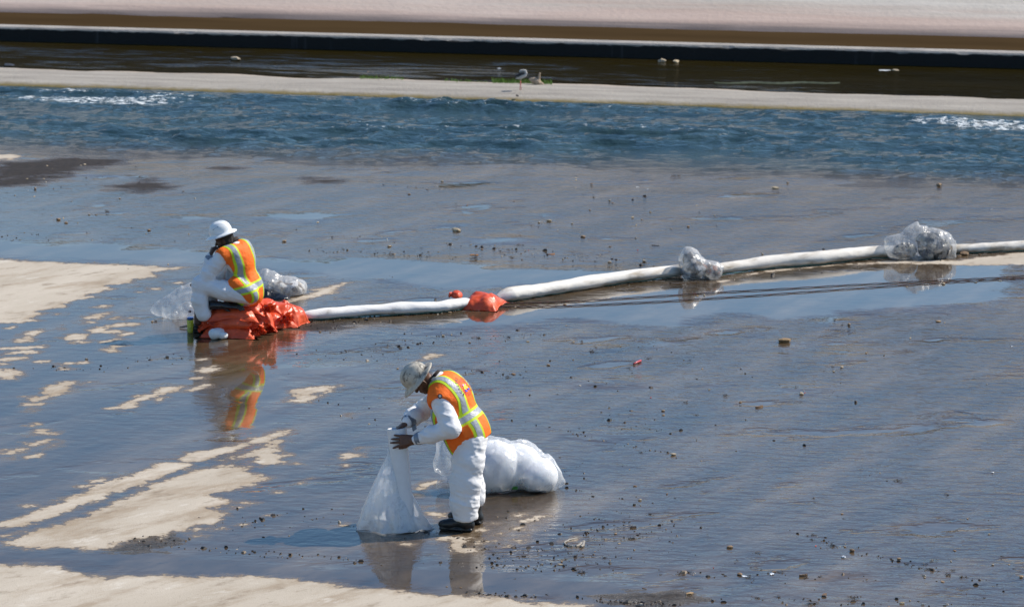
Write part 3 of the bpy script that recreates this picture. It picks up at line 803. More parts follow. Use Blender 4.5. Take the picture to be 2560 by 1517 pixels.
def helmet(parent, mat, centre, fwd, up, seed=0, scale=1.0):
    """full-brim hard hat in local axes: fwd, left, up; centre = middle of the brim plane"""
    f = unit(fwd); u = unit(np.asarray(up) - np.dot(up, f) * f); l = np.cross(u, f)
    nv = 72
    ph = np.linspace(0, 2 * math.pi, nv, endpoint=False)
    a, b, hgt = 0.132 * scale, 0.108 * scale, 0.145 * scale
    rings = []
    def ring(kr, z, extra=0.0, front=0.0):
        x = np.cos(ph) * (a * kr + extra + front * np.clip(np.cos(ph), 0, 1) ** 2); y = np.sin(ph) * (b * kr + extra)
        return x, y, np.full(nv, z)
    # brim underside inner -> outer edge -> brim top -> dome
    rings.append(ring(0.93, 0.002))
    rings.append(ring(1.0, -0.004, 0.020, 0.008))
    rings.append(ring(1.0, -0.017, 0.047, 0.022))
    rings.append(ring(1.0, -0.018, 0.051, 0.024))
    rings.append(ring(1.0, -0.013, 0.052, 0.024))
    rings.append(ring(1.0, -0.004, 0.044, 0.020))
    rings.append(ring(1.0, 0.004, 0.022, 0.010))
    rings.append(ring(1.0, 0.010, 0.004))
    rings.append(ring(1.0, 0.020, 0.0))
    for t in np.linspace(0.12, 0.985, 17):
        kr = (1 - t ** 2.5) ** 0.5
        rings.append(ring(kr, 0.020 + (hgt - 0.02) * t))
    Vl = []
    for x, y, z in rings:
        r = np.hypot(x / a, y / b)
        zz = z.copy()
        on = zz > 0.03
        ridge = np.exp(-(y / 0.020) ** 4) * 0.010 + np.exp(-((np.abs(y) - 0.052) / 0.013) ** 2) * 0.005
        k = np.clip((zz - 0.05) / 0.05, 0, 1)
        zz = zz + ridge * k * on
        x = x * (1 + on * ridge * 0.8 * np.clip(1.2 - k, 0, 1) * 3)
        zz = zz - 0.012 * np.clip(np.abs(x) / a - 1.0, 0, 1) * 0.8
        Vl.append(np.stack([x, y, zz], -1))
    Vl = np.concatenate(Vl)
    n = len(rings)
    Fc = grid_faces(n, nv, True).tolist()
    Fc.append([(n - 1) * nv + k for k in range(nv)])
    c = np.asarray(centre, float)
    W = lambda L: c + L[:, :1] * f + L[:, 1:2] * l + L[:, 2:3] * u
    o = obj_np('helmet', W(Vl), Fc, mat, parent)
    # accessory slots on both sides and a hanger inside the shell
    for sgn in (1, -1):
        Vb, Fb = box((0.030, sgn * (b + 0.004), 0.030), (0.030, 0.016, 0.013))
        obj_np('accessory_slot', W(Vb), Fb, mat, o, smooth=False)
    # head band under the shell
    pth = np.stack([np.cos(np.append(ph[::4], 0)) * (a - 0.018), np.sin(np.append(ph[::4], 0)) * (b - 0.014), np.full(19, -0.012)], -1)
    Vt, Ft = tube(W(pth), 0.010, 8, caps=False, squash=1.0)
    obj_np('head_band', Vt, Ft, M_COLLAR, o)
    for i in range(4):
        t_ = 0.62; xx = -0.010 + 0.020 * i
        Vb, Fb = box((xx, b * .80, 0.098 - .0045 * i), (0.012, 0.010, 0.006))
        obj_np('vent_slot', W(Vb), Fb, M_COLLAR, o, smooth=False)
    return W, (f, l, u)

def head(Fd, c, fwd, up, k=1.0):
    f = unit(fwd); u = unit(np.asarray(up) - np.dot(up, f) * f); l = np.cross(u, f)
    A = np.stack([f, l, u])
    L = lambda x, y, z: np.asarray(c) + (x * f + y * l + z * u) * k
    Fd.ell(L(-0.008, 0, 0.035), np.array([0.098, 0.076, 0.095]) * k, A, 0.02)
    Fd.ell(L(0.022, 0, -0.035), np.array([0.068, 0.058, 0.085]) * k, A, 0.03)
    Fd.cap(L(0.058, 0.018, -0.090), L(0.058, -0.018, -0.090), 0.024 * k, 0.024 * k, 0.025)      # chin
    Fd.cap(L(0.084, 0, 0.010), L(0.108, 0, -0.028), 0.010 * k, 0.016 * k, 0.012)                # nose
    for s_ in (1, -1):
        Fd.cap(L(0.075, s_ * 0.030, 0.022), L(0.082, s_ * 0.012, 0.022), 0.014, 0.012, 0.012)   # brow
        Fd.ell(L(0.072, s_ * 0.033, -0.002), np.array([0.013, 0.015, 0.010]) * k, A, 0.006)     # eye lid
        Fd.ell(L(0.050, s_ * 0.050, -0.028), np.array([0.024, 0.020, 0.022]) * k, A, 0.02)      # cheek
        Fd.ell(L(-0.010, s_ * 0.079, -0.012), np.array([0.020, 0.009, 0.034]) * k, A, 0.006)    # ear
        Fd.ell(L(-0.006, s_ * 0.088, -0.010), np.array([0.010, 0.006, 0.020]) * k, A, 0.004, 'sub')
    Fd.cap(L(0.086, 0.020, -0.054), L(0.086, -0.020, -0.054), 0.009, 0.009, 0.008)              # lips
    Fd.cap(L(0.084, 0.019, -0.068), L(0.084, -0.019, -0.068), 0.009, 0.009, 0.008)
    return L, A

def hand(Fd, wrist, dirn, back, spread, curls, thumb=(0.6, 0.5), right=1, lens=(0.072, 0.080, 0.075, 0.058), k=1.0):
    """palm, four unequal fingers of three bones each and a thumb from the side of the palm.
    dirn: wrist to knuckles; back: normal of the back of the hand; spread: angles of the fingers (rad); curls: bend per joint"""
    d = unit(dirn); n = unit(np.asarray(back) - np.dot(back, d) * d); sd = np.cross(n, d) * right     # sd towards the thumb side
    w = np.asarray(wrist, float)
    for q in np.linspace(-1, 1, 4):
        Fd.cap(w + sd * q * 0.020 * k, w + d * 0.085 * k + sd * q * 0.032 * k, 0.018 * k, 0.0135 * k, 0.012)
    Fd.cap(w - d * 0.04, w + d * 0.01, 0.026 * k, 0.024 * k, 0.012)
    for i, (q, L) in enumerate(zip((1, .34, -.34, -1), lens)):
        p = w + d * (0.088 - 0.006 * abs(q - .2)) * k + sd * q * 0.031 * k
        ang = spread[i]; cur = 0.0
        fd = d * math.cos(ang) + sd * math.sin(ang)
        for j, fr in enumerate((0.45, 0.31, 0.24)):
            cur += curls[i] * (0.7, 1.0, 0.8)[j]
            v = fd * math.cos(cur) - n * math.sin(cur)
            e = p + v * L * fr * k
            Fd.cap(p, e, (0.0098, 0.0090, 0.0082)[j] * k, (0.0090, 0.0082, 0.0070)[j] * k, 0.003)
            p = e
    t0 = w + d * 0.025 * k + sd * 0.026 * k - n * 0.006
    v1 = unit(d * math.cos(thumb[0]) + sd * math.sin(thumb[0]) - n * 0.25)
    t1 = t0 + v1 * 0.040 * k
    v2 = unit(d * math.cos(thumb[0] - thumb[1]) + sd * math.sin(thumb[0] - thumb[1]) - n * 0.45)
    t2 = t1 + v2 * 0.030 * k; t3 = t2 + unit(v2 + d * 0.2) * 0.024 * k
    Fd.chain([t0, t1, t2, t3], np.array([0.015, 0.0125, 0.0112, 0.009]) * k, 0.006)
    return d, n, sd

def boot(name, parent, ankle, heel, toe, zg, mat, shaft=0.20, lean=(0, 0, 0)):
    """rubber boot standing on the ground: heel and toe are ground points (x, y)"""
    h = np.array([heel[0], heel[1], zg]); t = np.array([toe[0], toe[1], zg])
    f = unit(t - h); L = np.linalg.norm(t - h); u = np.array([0, 0, 1.0]); l = np.cross(u, f)
    A = np.stack([f, l, u])
    Fd = Field(np.minimum(h, t) - 0.14, np.maximum(h, t) + np.array([.14, .14, shaft + .16]), 0.006)
    a = np.asarray(ankle, float)
    Fd.ell(h + f * (L - 0.085) + u * 0.048, [0.090, 0.052, 0.046], A, 0.03)
    Fd.ell(h + f * 0.075 + u * 0.055, [0.078, 0.046, 0.060], A, 0.03)
    Fd.cap(h + f * 0.085 + u * 0.09, h + f * (L - 0.12) + u * 0.062, 0.050, 0.042, 0.03)
    Fd.cap(h + f * 0.075 + u * 0.07, np.array([a[0], a[1], zg + shaft]), 0.052, 0.060, 0.03)
    Fd.rbox(h + f * (L * 0.5) + u * 0.014, [L * 0.5 - 0.012, 0.046, 0.014], A, 0.012, 0.006)
    Fd.cap(h + f * (L - 0.06) + u * 0.014, h + f * (L - 0.055) + u * 0.014, 0.047, 0.047, 0.006)
    Fd.cut(h + u * 0.0005, -u, 0.002)
    Fd.cut(h + u * shaft, u, 0.002)
    V, Q = Fd.mesh(1)
    return obj_np(name, V, Q, mat, parent)

def cuff(name, parent, a, b, ra, rb, mat, seed=0):
    """strip of tape wound around a wrist between a and b"""
    a = np.asarray(a, float); b = np.asarray(b, float)
    p = [a, a + (b - a) * .25, a + (b - a) * .5, a + (b - a) * .75, b]
    V, Fc = tube(p, np.linspace(ra, rb, 5) + np.array([0, .002, .001, .003, 0]), 24, caps=False)
    V = V + 0.0025 * np.stack([vnoise(V * 60 + k, seed) for k in range(3)], -1)
    return obj_np(name, V, Fc, mat, parent)

class Torso:
    """frame on a bent trunk: a = towards the wearer's left, b = forward, c = up along the spine"""
    def __init__(self, pelvis, neck, left):
        self.o = np.asarray(pelvis, float)
        self.u = unit(np.asarray(neck) - self.o); self.len = np.linalg.norm(np.asarray(neck) - self.o)
        l = np.asarray(left, float); self.l = unit(l - np.dot(l, self.u) * self.u)
        self.f = np.cross(self.l, self.u)
        self.A = np.stack([self.l, self.f, self.u])
    def W(self, a, b, c): return self.o + a * self.l + b * self.f + c * self.u
    def loc(self, V): return (np.asarray(V) - self.o) @ self.A.T

def vest_parts(parent, V, Q, T, planes, classify, label=None):
    """cut the vest surface cleanly along the tape edges, then hang each tape on the cloth as a part of its own"""
    bm = bmesh.new()
    vs = [bm.verts.new(v) for v in V]
    for q in Q.tolist():
        try: bm.faces.new([vs[i] for i in q])
        except ValueError: pass
    for (p, n) in planes:
        bmesh.ops.bisect_plane(bm, geom=bm.verts[:] + bm.edges[:] + bm.faces[:], plane_co=p, plane_no=n, dist=1e-5)
    bm.normal_update()
    bm.verts.index_update()
    VV = np.array([v.co[:] for v in bm.verts]); NN = np.array([v.normal[:] for v in bm.verts])
    groups = {}
    for f_ in bm.faces:
        cl = classify(T.loc(np.array(f_.calc_center_median())[None])[0], np.array(f_.normal) @ T.A.T)
        groups.setdefault(cl, []).append([v.index for v in f_.verts])
    bm.free()
    def sub(faces, off):
        used = sorted({i for f in faces for i in f}); mp = {k: j for j, k in enumerate(used)}
        return VV[used] + NN[used] * off, [[mp[i] for i in f] for f in faces]
    every = [f for g in groups.values() for f in g]
    vest = obj_np('vest', *sub(every, 0.0), M_ORANGE, parent)
    if 'lime' in groups: obj_np('lime_trim', *sub(groups['lime'], 0.0022), M_LIME, vest)
    if 'silver' in groups: obj_np('reflective_tape', *sub(groups['silver'], 0.0034), M_SILVER, vest)
    bvh = BVHTree.FromPolygons([Vector(v) for v in VV], every)
    return vest, bvh

def stamp(name, parent, shapes, Wfun, dirn, bvh, mat, off=0.005):
    """flat print laid on cloth: shapes are triangulated 2D meshes; Wfun maps (x, y) to a point in front of the cloth"""
    V, Fc = merge(*shapes)
    out = []
    for v in V:
        p = Wfun(v[0], v[1])
        hit, nrm, _, _ = bvh.ray_cast(Vector(p), Vector(dirn), 0.6)
        out.append(np.array(hit) - np.asarray(dirn) * off if hit is not None else np.asarray(p) + np.asarray(dirn) * 0.2)
    return obj_np(name, np.array(out), Fc, mat, parent, smooth=False)

def glyphs(text, size, place):
    """outline letters as flat meshes; place(i, n) gives (x, y, angle) of each letter"""
    out = []
    for i, ch in enumerate(text):
        if ch == ' ': continue
        cu = bpy.data.curves.new('letter', 'FONT'); cu.body = ch; cu.size = size; cu.align_x = 'CENTER'; cu.align_y = 'CENTER'; cu.offset = size * 0.022
        ob = bpy.data.objects.new('letter', cu); col.objects.link(ob)
        me = bpy.data.meshes.new_from_object(ob.evaluated_get(bpy.context.evaluated_depsgraph_get()))
        V = np.array([v.co[:2] for v in me.vertices]); Fc = [list(p.vertices) for p in me.polygons]
        bpy.data.objects.remove(ob); bpy.data.curves.remove(cu); bpy.data.meshes.remove(me)
        x, y, a = place(i, len(text))
        ca, sa = math.cos(a), math.sin(a)
        out.append((np.stack([x + V[:, 0] * ca - V[:, 1] * sa, y + V[:, 0] * sa + V[:, 1] * ca], -1), Fc))
    return out

def ring2(cx, cy, r0, r1, n=48, a0=0.0, a1=2 * math.pi):
    a = np.linspace(a0, a1, n)
    V = np.concatenate([np.stack([cx + r * np.cos(a), cy + r * np.sin(a)], -1) for r in (r0, r1)])
    return V, [[i, i + 1, n + i + 1, n + i] for i in range(n - 1)]

def disc2(cx, cy, rx, ry, n=16, rot=0.0):
    a = np.linspace(0, 2 * math.pi, n, endpoint=False)
    x, y = rx * np.cos(a), ry * np.sin(a)
    V = np.stack([cx + x * math.cos(rot) - y * math.sin(rot), cy + x * math.sin(rot) + y * math.cos(rot)], -1)
    V = np.concatenate([V, [[cx, cy]]])
    return V, [[i, (i + 1) % n, n] for i in range(n)]

# ------------------------------------------------------------------ standing worker, bent over the roll
YS = G(1165, 1316)[1]
J = lambda px, py, dy=0.0: at(px, py, YS + dy)
base = G(1160, 1318)
worker = empty('person', base, 'standing worker in white coverall and orange vest bending over the white roll', 'person')

pelvis = J(1172, 1092); neckb = J(1097, 948, .05)
sh_n, sh_f = J(1142, 1003, -.12), J(1086, 944, .17)
el_n, wr_n = J(1128, 1070, -.24), J(1037, 1099, -.15)
el_f, wr_f = J(1052, 1028, .24), J(1016, 1056, .05)
hp_n, hp_f = J(1178, 1104, -.09), J(1172, 1096, .10)
kn_n, kn_f = J(1164, 1206, -.13), J(1184, 1198, .11)
an_n, an_f = J(1166, 1290, -.13), J(1190, 1276, .10)
pl_ = J(1180, 1098); u_ = unit(neckb - pl_); c_ = -unit(ray(1140, 1020)); l0 = unit(c_ - np.dot(c_, u_) * u_); b0 = -np.cross(l0, u_)
TW = R(27)                                                    # how far the back is turned towards the camera
T = Torso(pl_, neckb, math.cos(TW) * l0 - math.sin(TW) * b0)
sh_n, sh_f = T.W(.175, .0, T.len * .78), T.W(-.175, .0, T.len * .80)
hc_ = J(1054, 950, .04)
h_up = unit(J(1012, 924, .01) - J(1056, 955, .04)); h_fwd = unit(np.array([-0.56, 0.06, -0.80]))
h_fwd = unit(h_fwd - np.dot(h_fwd, h_up) * h_up)

Fd = Field(np.minimum(base, wr_f) - np.array([.42, .62, .05]), np.maximum(base, neckb) + np.array([.35, .55, .28]), 0.0055)
LH, AH = head(Fd, hc_, h_fwd, h_up)
Fd.cap(LH(-0.035, 0, -0.06), neckb + T.f * 0.02, 0.056, 0.064, 0.03)
Fd.ell(T.W(0, 0, T.len * .72), [.17, .10, .17], T.A, 0.05).ell(T.W(0, 0, .10), [.15, .105, .17], T.A, 0.05)
Fd.chain([sh_n, el_n, wr_n], [.055, .044, .028], 0.02).chain([sh_f, el_f, wr_f], [.055, .044, .028], 0.02)
Fd.chain([hp_n, kn_n, an_n], [.085, .060, .042], 0.03).chain([hp_f, kn_f, an_f], [.085, .060, .042], 0.03)
hd_n = unit(J(984, 1102, -.13) - wr_n)
hand(Fd, wr_n + hd_n * 0.015, hd_n, unit(np.array([0.05, -1, 0.25])), (.28, .02, -.06, -.20), (.10, .06, .08, .12), thumb=(.5, .3), right=1, k=1.22)
hd_f = unit(np.array([-0.62, -0.10, -0.45]))
hand(Fd, wr_f + hd_f * 0.01, hd_f, unit(np.array([-0.5, -0.1, 0.85])), (-.22, -.02, .08, .16), (.30, .34, .34, .36), thumb=(.9, .35), right=-1)
V, Q = Fd.mesh(1)
body = obj_np('body', V, Q, M_SKIN, worker)

# coverall: loose, wrinkled, covers trunk, arms to the wrists and legs to the boots
Fc_ = Field(np.minimum(base, wr_f) - np.array([.3, .55, .02]), np.maximum(base, neckb) + np.array([.35, .5, .18]), 0.008)
Fc_.ell(T.W(0, 0, T.len * .66), [.19, .125, .19], T.A, 0.06).ell(T.W(0, .0, .05), [.165, .14, .19], T.A, 0.06)
Fc_.cap(T.W(0, 0, T.len - .10), neckb - T.u * 0.005 + T.f * .01, .085, .074, 0.03)
Fc_.chain([sh_n - T.u * .01, el_n, el_n + (wr_n - el_n) * .55, wr_n + (el_n - wr_n) * .08], [.088, .082, .075, .046], 0.03)
Fc_.chain([sh_f, el_f, el_f + (wr_f - el_f) * .5, wr_f + (el_f - wr_f) * .12], [.085, .080, .078, .050], 0.03)
lo_n = J(1163, 1287, -.13); lo_f = J(1190, 1245, .10)
Fc_.chain([hp_n, J(1171, 1150, -.11), kn_n, J(1160, 1255, -.13), lo_n], [.128, .132, .128, .120, .108], 0.05)
Fc_.chain([hp_f, J(1168, 1150, .10), J(1174, 1198, .11), J(1182, 1225, .11), lo_f], [.125, .120, .105, .095, .082], 0.05)
Fc_.cap(J(1199, 1216, .09), J(1192, 1205, .09), .035, .05, 0.05)
axl = unit(lo_n - hp_n)
Fc_.cut(J(1160, 1297, -.13), np.array([0.05, 0, -1.0]))
V, Q = Fc_.mesh(1)
V = cloth_folds(V, Q, 11)
suit = obj_np('coverall', V, Q, M_COVER, worker)
# dark shirt collar and white collar flap at the nape
Vt, Ft = tube([neckb + T.u * .022 + T.f * .015, neckb + T.u * .05 + T.f * .03], [.076, .068], 28, caps=False)
obj_np('shirt_collar', Vt, Ft, M_COLLAR, worker)

# vest
Fv = Field(T.o - np.array([.55, .5, .35]), T.o + np.array([.4, .55, .8]), 0.008)
Lt = T.len
Fv.ell(T.W(0, -.045, Lt * .68), [.225, .150, .225], T.A, 0.06).ell(T.W(0, -.012, .10), [.215, .185, .27], T.A, 0.06)
Fv.ell(T.W(0.02, .100, Lt * .40), [.17, .125, .24], T.A, 0.06).ell(T.W(0.03, .11, .02), [.15, .10, .16], T.A, 0.06)
Fv.cap(T.W(.10, -.02, Lt * .88), sh_n + T.l * .005 - T.u * .01 + T.f * .005, .105, .108, 0.04)
Fv.cap(T.W(-.10, -.02, Lt * .88), sh_f - T.l * .0, .105, .102, 0.04)
Fv.cap(neckb + T.u * .13 + T.f * .05, neckb - T.u * .0 + T.f * .035, .072, .070, 0.015, 'sub')
Fv.cap(neckb + T.f * .16 + T.u * .03, T.W(0, .26, Lt * .55), .075, .04, 0.015, 'sub')
ad = unit(el_n - sh_n)
Fv.cap(sh_n + ad * .085 + T.l * .06, sh_n + ad * .40 + T.l * .04, .10, .13, 0.01, 'sub')
ad2 = unit(el_f - sh_f)
Fv.cap(sh_f + ad2 * .13, sh_f + ad2 * .40, .112, .12, 0.01, 'sub')
Fv.cut(T.W(0, 0, -.05), -T.u - 0.10 * T.f, 0.004)
V, Q = Fv.mesh(2)
V = wrinkle(V, Q, 0.008, 6, 31, T.u, 0.6, 0.5)
V = wrinkle(V, Q, 0.003, 18, 37, T.u, 0.7, 0.5)
c0 = Lt * .34; BA = .122
edges = (.049, .0265)
planes = []
for sgn in (1, -1):
    for base_a in (BA, -BA):
        for e in edges: planes.append((T.W(base_a + sgn * e, 0, 0), T.l))
    for e in edges: planes.append((T.W(0, 0, c0 + sgn * e), T.u + 0.0 * T.f))
def cls(p, n):
    a, b, c = p
    v = abs(abs(a) - BA); h = abs(c - c0)
    if c < -.045 and n[2] < -.6: return 'cloth'
    if h < .0265: return 'silver'
    if h < .049: return 'lime'
    if v < .0265: return 'silver'
    if v < .049: return 'lime'
    return 'cloth'
vest, bvh = vest_parts(worker, V, Q, T, planes, cls)
# back emblem: ring of lettering with coloured figures in the middle (flat print)
bx, bc = 0.0, Lt * .73
WB = lambda x, y: T.W(-x, -.42, bc + y)
arc = lambda text, r, a0, a1: glyphs(text, .036 if r > .1 else .022, lambda i, n: (r * math.cos(a0 + (a1 - a0) * i / (n - 1)), r * math.sin(a0 + (a1 - a0) * i / (n - 1)), (a0 + (a1 - a0) * i / (n - 1)) - math.pi / 2))
stamp('back_lettering', vest, arc('SCALERS', .104, R(205), R(100)), WB, T.f, bvh, M_DECAL_K)
stamp('back_lettering', vest, arc('UNION', .104, R(50), R(-30)), WB, T.f, bvh, M_DECAL_R)
rings_ = [ring2(0, 0, .080, .083), ring2(0, 0, .054, .0565)]
rings_ += [ring2(0, 0, .061, .076, 3, R(k * 12), R(k * 12 + 7)) for k in range(30) if k % 5]
stamp('emblem_ring', vest, rings_, WB, T.f, bvh, M_DECAL_R)
for sh_ in (disc2(-.012, .004, .036, .022, 14, .4), disc2(.022, -.012, .020, .010, 10)): stamp('emblem_figure', vest, [sh_], WB, T.f, bvh, M_DECAL_Y, 0.0052)
for sh_ in (disc2(-.030, -.028, .015, .010, 10, .5), disc2(.026, -.030, .020, .009, 10, -.3), disc2(-.012, -.038, .011, .006, 8)): stamp('emblem_figure', vest, [sh_], WB, T.f, bvh, M_DECAL_B, 0.0058)
for sh_ in (disc2(-.024, .026, .015, .009, 10, .2), disc2(.028, .018, .009, .006, 8)): stamp('emblem_figure', vest, [sh_], WB, T.f, bvh, M_DECAL_P, 0.0058)
# dark round badge and marker bars on the chest tape, pocket flap on the hip
def on_cloth(px, py):
    d_ = unit(ray(px, py)); hit, nrm, _, _ = bvh.ray_cast(Vector((0, 0, CAM_H)), Vector(d_), 100)
    return (np.array(hit), np.array(nrm)) if hit is not None else (at(px, py, YS), -d_)
def patch(name, px, py, w, h, rot, mat, thick=.004, parent=None, round_=False):
    p, n = on_cloth(px, py); parent = parent or vest
    ru = unit(np.cross(n, (0, 0, 1.0)) * -1); uu = np.cross(n, ru)
    x_ = ru * math.cos(rot) + uu * math.sin(rot); y_ = -ru * math.sin(rot) + uu * math.cos(rot)
    if round_:
        a = np.linspace(0, 2 * math.pi, 20, endpoint=False)
        Vp = np.array([p + n * (.003 + thick) + (x_ * math.cos(t) * w + y_ * math.sin(t) * h) for t in a])
        Vq = Vp - n * (thick + .01)
        Vv = np.concatenate([Vq, Vp]); return obj_np(name, Vv, grid_faces(2, 20, True).tolist() + [list(range(20, 40))], mat, parent, smooth=False)
    Vv, Fb = box((0, 0, 0), (w, h, thick * 2 + .01))
    return obj_np(name, p + n * .001 + Vv[:, :1] * x_ + Vv[:, 1:2] * y_ + Vv[:, 2:] * n, Fb, mat, parent, smooth=False)
patch('badge', 1100, 990, .021, .021, 0, M_DECAL_K, .003, round_=True)
patch('badge_centre', 1100, 990, .012, .012, 0, M_DECAL_W, .0045, round_=True)
patch('marker_bar', 1093, 1009, .038, .016, -1.0, M_COLLAR, .003)
patch('pocket', 1166, 1078, .075, .10, .45, M_ORANGE, .004)
# taped wrists
cuff('wrist_tape', suit, wr_n + (el_n - wr_n) * .03, wr_n + (el_n - wr_n) * .16, .050, .058, M_TAPE, 3)
cuff('sleeve_end', suit, wr_n - (el_n - wr_n) * .03, wr_n + (el_n - wr_n) * .06, .040, .042, M_COVER, 4)
cuff('wrist_tape', suit, wr_f + (el_f - wr_f) * .02, wr_f + (el_f - wr_f) * .30, .056, .068, M_TAPE, 5)
e_ = wr_f + (el_f - wr_f) * .28 + np.array([0.01, -.04, -.045])
Vt, Ft = merge((np.array([e_, e_ + [.035, 0, .012], e_ + [.048, -.01, -.03], e_ + [.012, -.01, -.055]]), [[0, 1, 2, 3]]), (np.array([e_ + [0, .003, 0], e_ + [.035, .003, .012], e_ + [.048, -.007, -.03], e_ + [.012, -.007, -.055]]), [[3, 2, 1, 0]]))
obj_np('loose_tape', Vt, Ft, M_TAPE, suit, smooth=False)
# helmet
helmet(worker, M_HAT_G, LH(0.004, 0, 0.045), unit(h_fwd + 0.0 * h_up), unit(h_up - 0.10 * h_fwd), 1)
# boots
fdir = unit(np.array([-1.0, -0.10, 0])); 
gn = G(1186, 1328); boot('boot', worker, an_n, gn[:2], G(1097, 1322)[:2], 0.004, M_BOOT, .25)
gf = G(1208, 1310); boot('boot', worker, an_f, gf[:2], G(1121, 1301)[:2], 0.004, M_BOOT, .30)

# ------------------------------------------------------------------ seated worker on the pile of orange sandbags
YQ = G(600, 838)[1]
K = lambda px, py, dy=0.0: at(px, py, YQ + dy)
base2 = G(560, 838); base2 = np.array([base2[0], YQ + .05, 0])
sitter = empty('person', base2, 'seated worker in orange vest and clean white helmet resting his chin on his hand', 'person')
pel2, nek2 = K(620, 733, .05), K(585, 608, .02)
shn, shf = K(558, 640, -.12), K(614, 634, .17)
eln, wrn = K(517, 690, -.12), K(525, 639, -.06)
elf, wrf = K(548, 690, .20), K(505, 702, .06)
hpn, hpf = K(622, 738, -.10), K(634, 738, .14)
knn, knf = K(500, 712, -.12), K(512, 716, .14)
ann, anf = K(494, 806, -.13), K(520, 800, .14)
T2 = Torso(pel2, nek2, shn - shf)
hf2 = unit(np.array([-0.93, 0.12, -0.33])); hu2 = unit(np.array([-0.26, -0.02, 0.96]))
hc2 = K(560, 599, .0)
Fd = Field(np.minimum(base2, knn) - np.array([.30, .40, .02]), np.maximum(base2, pel2) + np.array([.30, .45, .78]), 0.0062)
LH2, AH2 = head(Fd, hc2, hf2, hu2)
Fd.cap(LH2(-0.035, 0, -0.06), nek2 + T2.f * .02, .056, .064, .03)
Fd.ell(T2.W(0, 0, T2.len * .72), [.17, .10, .17], T2.A, 0.05).ell(T2.W(0, 0, .10), [.15, .105, .17], T2.A, 0.05)
Fd.chain([shn, eln, wrn], [.055, .044, .028], .02).chain([shf, elf, wrf], [.055, .044, .028], .02)
Fd.chain([hpn, knn, ann], [.085, .06, .042], .03).chain([hpf, knf, anf], [.085, .06, .042], .03)
d2 = unit(K(538, 603, -.01) - wrn)
hand(Fd, wrn + d2 * .005, d2, unit(np.array([-1.0, -0.35, 0.1])), (.04, .0, -.04, -.08), (1.0, 1.05, 1.1, 1.1), thumb=(.3, .4), right=-1)
hand(Fd, wrf, unit(knn - knf + np.array([-.25, 0, -.1])), unit(np.array([0, 0, 1.0])), (.1, .0, -.06, -.14), (.3, .3, .3, .3), right=-1)
V, Q = Fd.mesh(1)
obj_np('body', V, Q, M_SKIN2, sitter)
# hair at the back of the head
Fh = Field(hc2 - .2, hc2 + .2, .006)
Fh.ell(LH2(-0.014, 0, 0.03), [.106, .084, .098], AH2, .02).ell(LH2(-.05, 0, -.05), [.062, .066, .075], AH2, .03)
Fh.cut(LH2(0.012, 0, 0), AH2[0] - .4 * AH2[2], .01)
V, Q = Fh.mesh(1); V = wrinkle(V, Q, .006, 40, 2, AH2[2], .5, .7)
obj_np('hair', V, Q, M_HAIR, sitter)

Fc_ = Field(np.minimum(base2, knn) - np.array([.28, .40, .02]), np.maximum(base2, pel2) + np.array([.30, .45, .60]), 0.0085)
Fc_.ell(T2.W(0, 0, T2.len * .68), [.185, .12, .18], T2.A, .06).ell(T2.W(0, 0, .04), [.165, .135, .15], T2.A, .06)
Fc_.cap(T2.W(0, 0, T2.len - .08), nek2 + T2.f * .01, .085, .078, .03)
Fc_.chain([shn, eln + (shn - eln) * .1, eln, wrn + (eln - wrn) * .3, wrn], [.088, .084, .074, .056, .036], .02)
Fc_.chain([shf, elf, wrf], [.085, .078, .050], .03)
Fc_.chain([hpn, K(560, 726, -.12), knn], [.108, .105, .092], .05).chain([knn, K(499, 750, -.13), K(508, 785, -.13)], [.090, .088, .086], .04)
Fc_.chain([hpf, K(570, 728, .14), knf], [.105, .105, .092], .05).chain([knf, K(524, 760, .14), K(524, 786, .14)], [.090, .085, .082], .04)
V, Q = Fc_.mesh(1)
V = cloth_folds(V, Q, 51, .85)
suit2 = obj_np('coverall', V, Q, M_COVER, sitter)
Vt, Ft = tube([nek2 + T2.u * .01 + T2.f * .01, nek2 + T2.u * .05 + T2.f * .025], [.080, .070], 28, caps=False)
obj_np('shirt_collar', Vt, Ft, M_COLLAR, sitter)

Fv = Field(T2.o - np.array([.55, .5, .30]), T2.o + np.array([.35, .5, .75]), 0.0085)
L2 = T2.len
Fv.ell(T2.W(0, -.025, L2 * .66), [.205, .140, .215], T2.A, .06).ell(T2.W(0, -.005, .07), [.205, .178, .26], T2.A, .06)
Fv.ell(T2.W(0, .09, L2 * .30), [.16, .12, .18], T2.A, .06)
Fv.cap(T2.W(.10, -.02, L2 * .86), shn + T2.l * .0, .10, .100, .04).cap(T2.W(-.10, -.02, L2 * .86), shf, .10, .098, .04)
Fv.cap(nek2 + T2.u * .13 + T2.f * .05, nek2 + T2.f * .04 + T2.u * .0, .074, .068, .015, 'sub')
for a_, b_ in ((shn, eln), (shf, elf)):
    q = unit(b_ - a_)
    Fv.cap(a_ + q * .055 + T2.l * (.05 if a_ is shn else -.05), a_ + q * .5, .100, .13, .01, 'sub')
Fv.ell(T2.W(.22, .06, L2 * .50), [.10, .11, .15], T2.A, .02, 'sub')       # deep arm hole: the sleeve shows
Fv.cap(K(588, 712, -.12), K(626, 736, -.13), .095, .105, .04)
Fv.cut(T2.W(0, 0, -.095), -T2.u + .42 * T2.f, .004)
V, Q = Fv.mesh(2)
V = wrinkle(V, Q, .008, 6, 61, T2.u, .6, .5); V = wrinkle(V, Q, .003, 18, 67, T2.u, .7, .5)
c02 = L2 * .16; BA2 = .135
planes = []
for sgn in (1, -1):
    for ba in (BA2, -BA2):
        for e in edges: planes.append((T2.W(ba + sgn * e, 0, 0), T2.l))
    for e in edges: planes.append((T2.W(0, 0, c02 + sgn * e), T2.u))
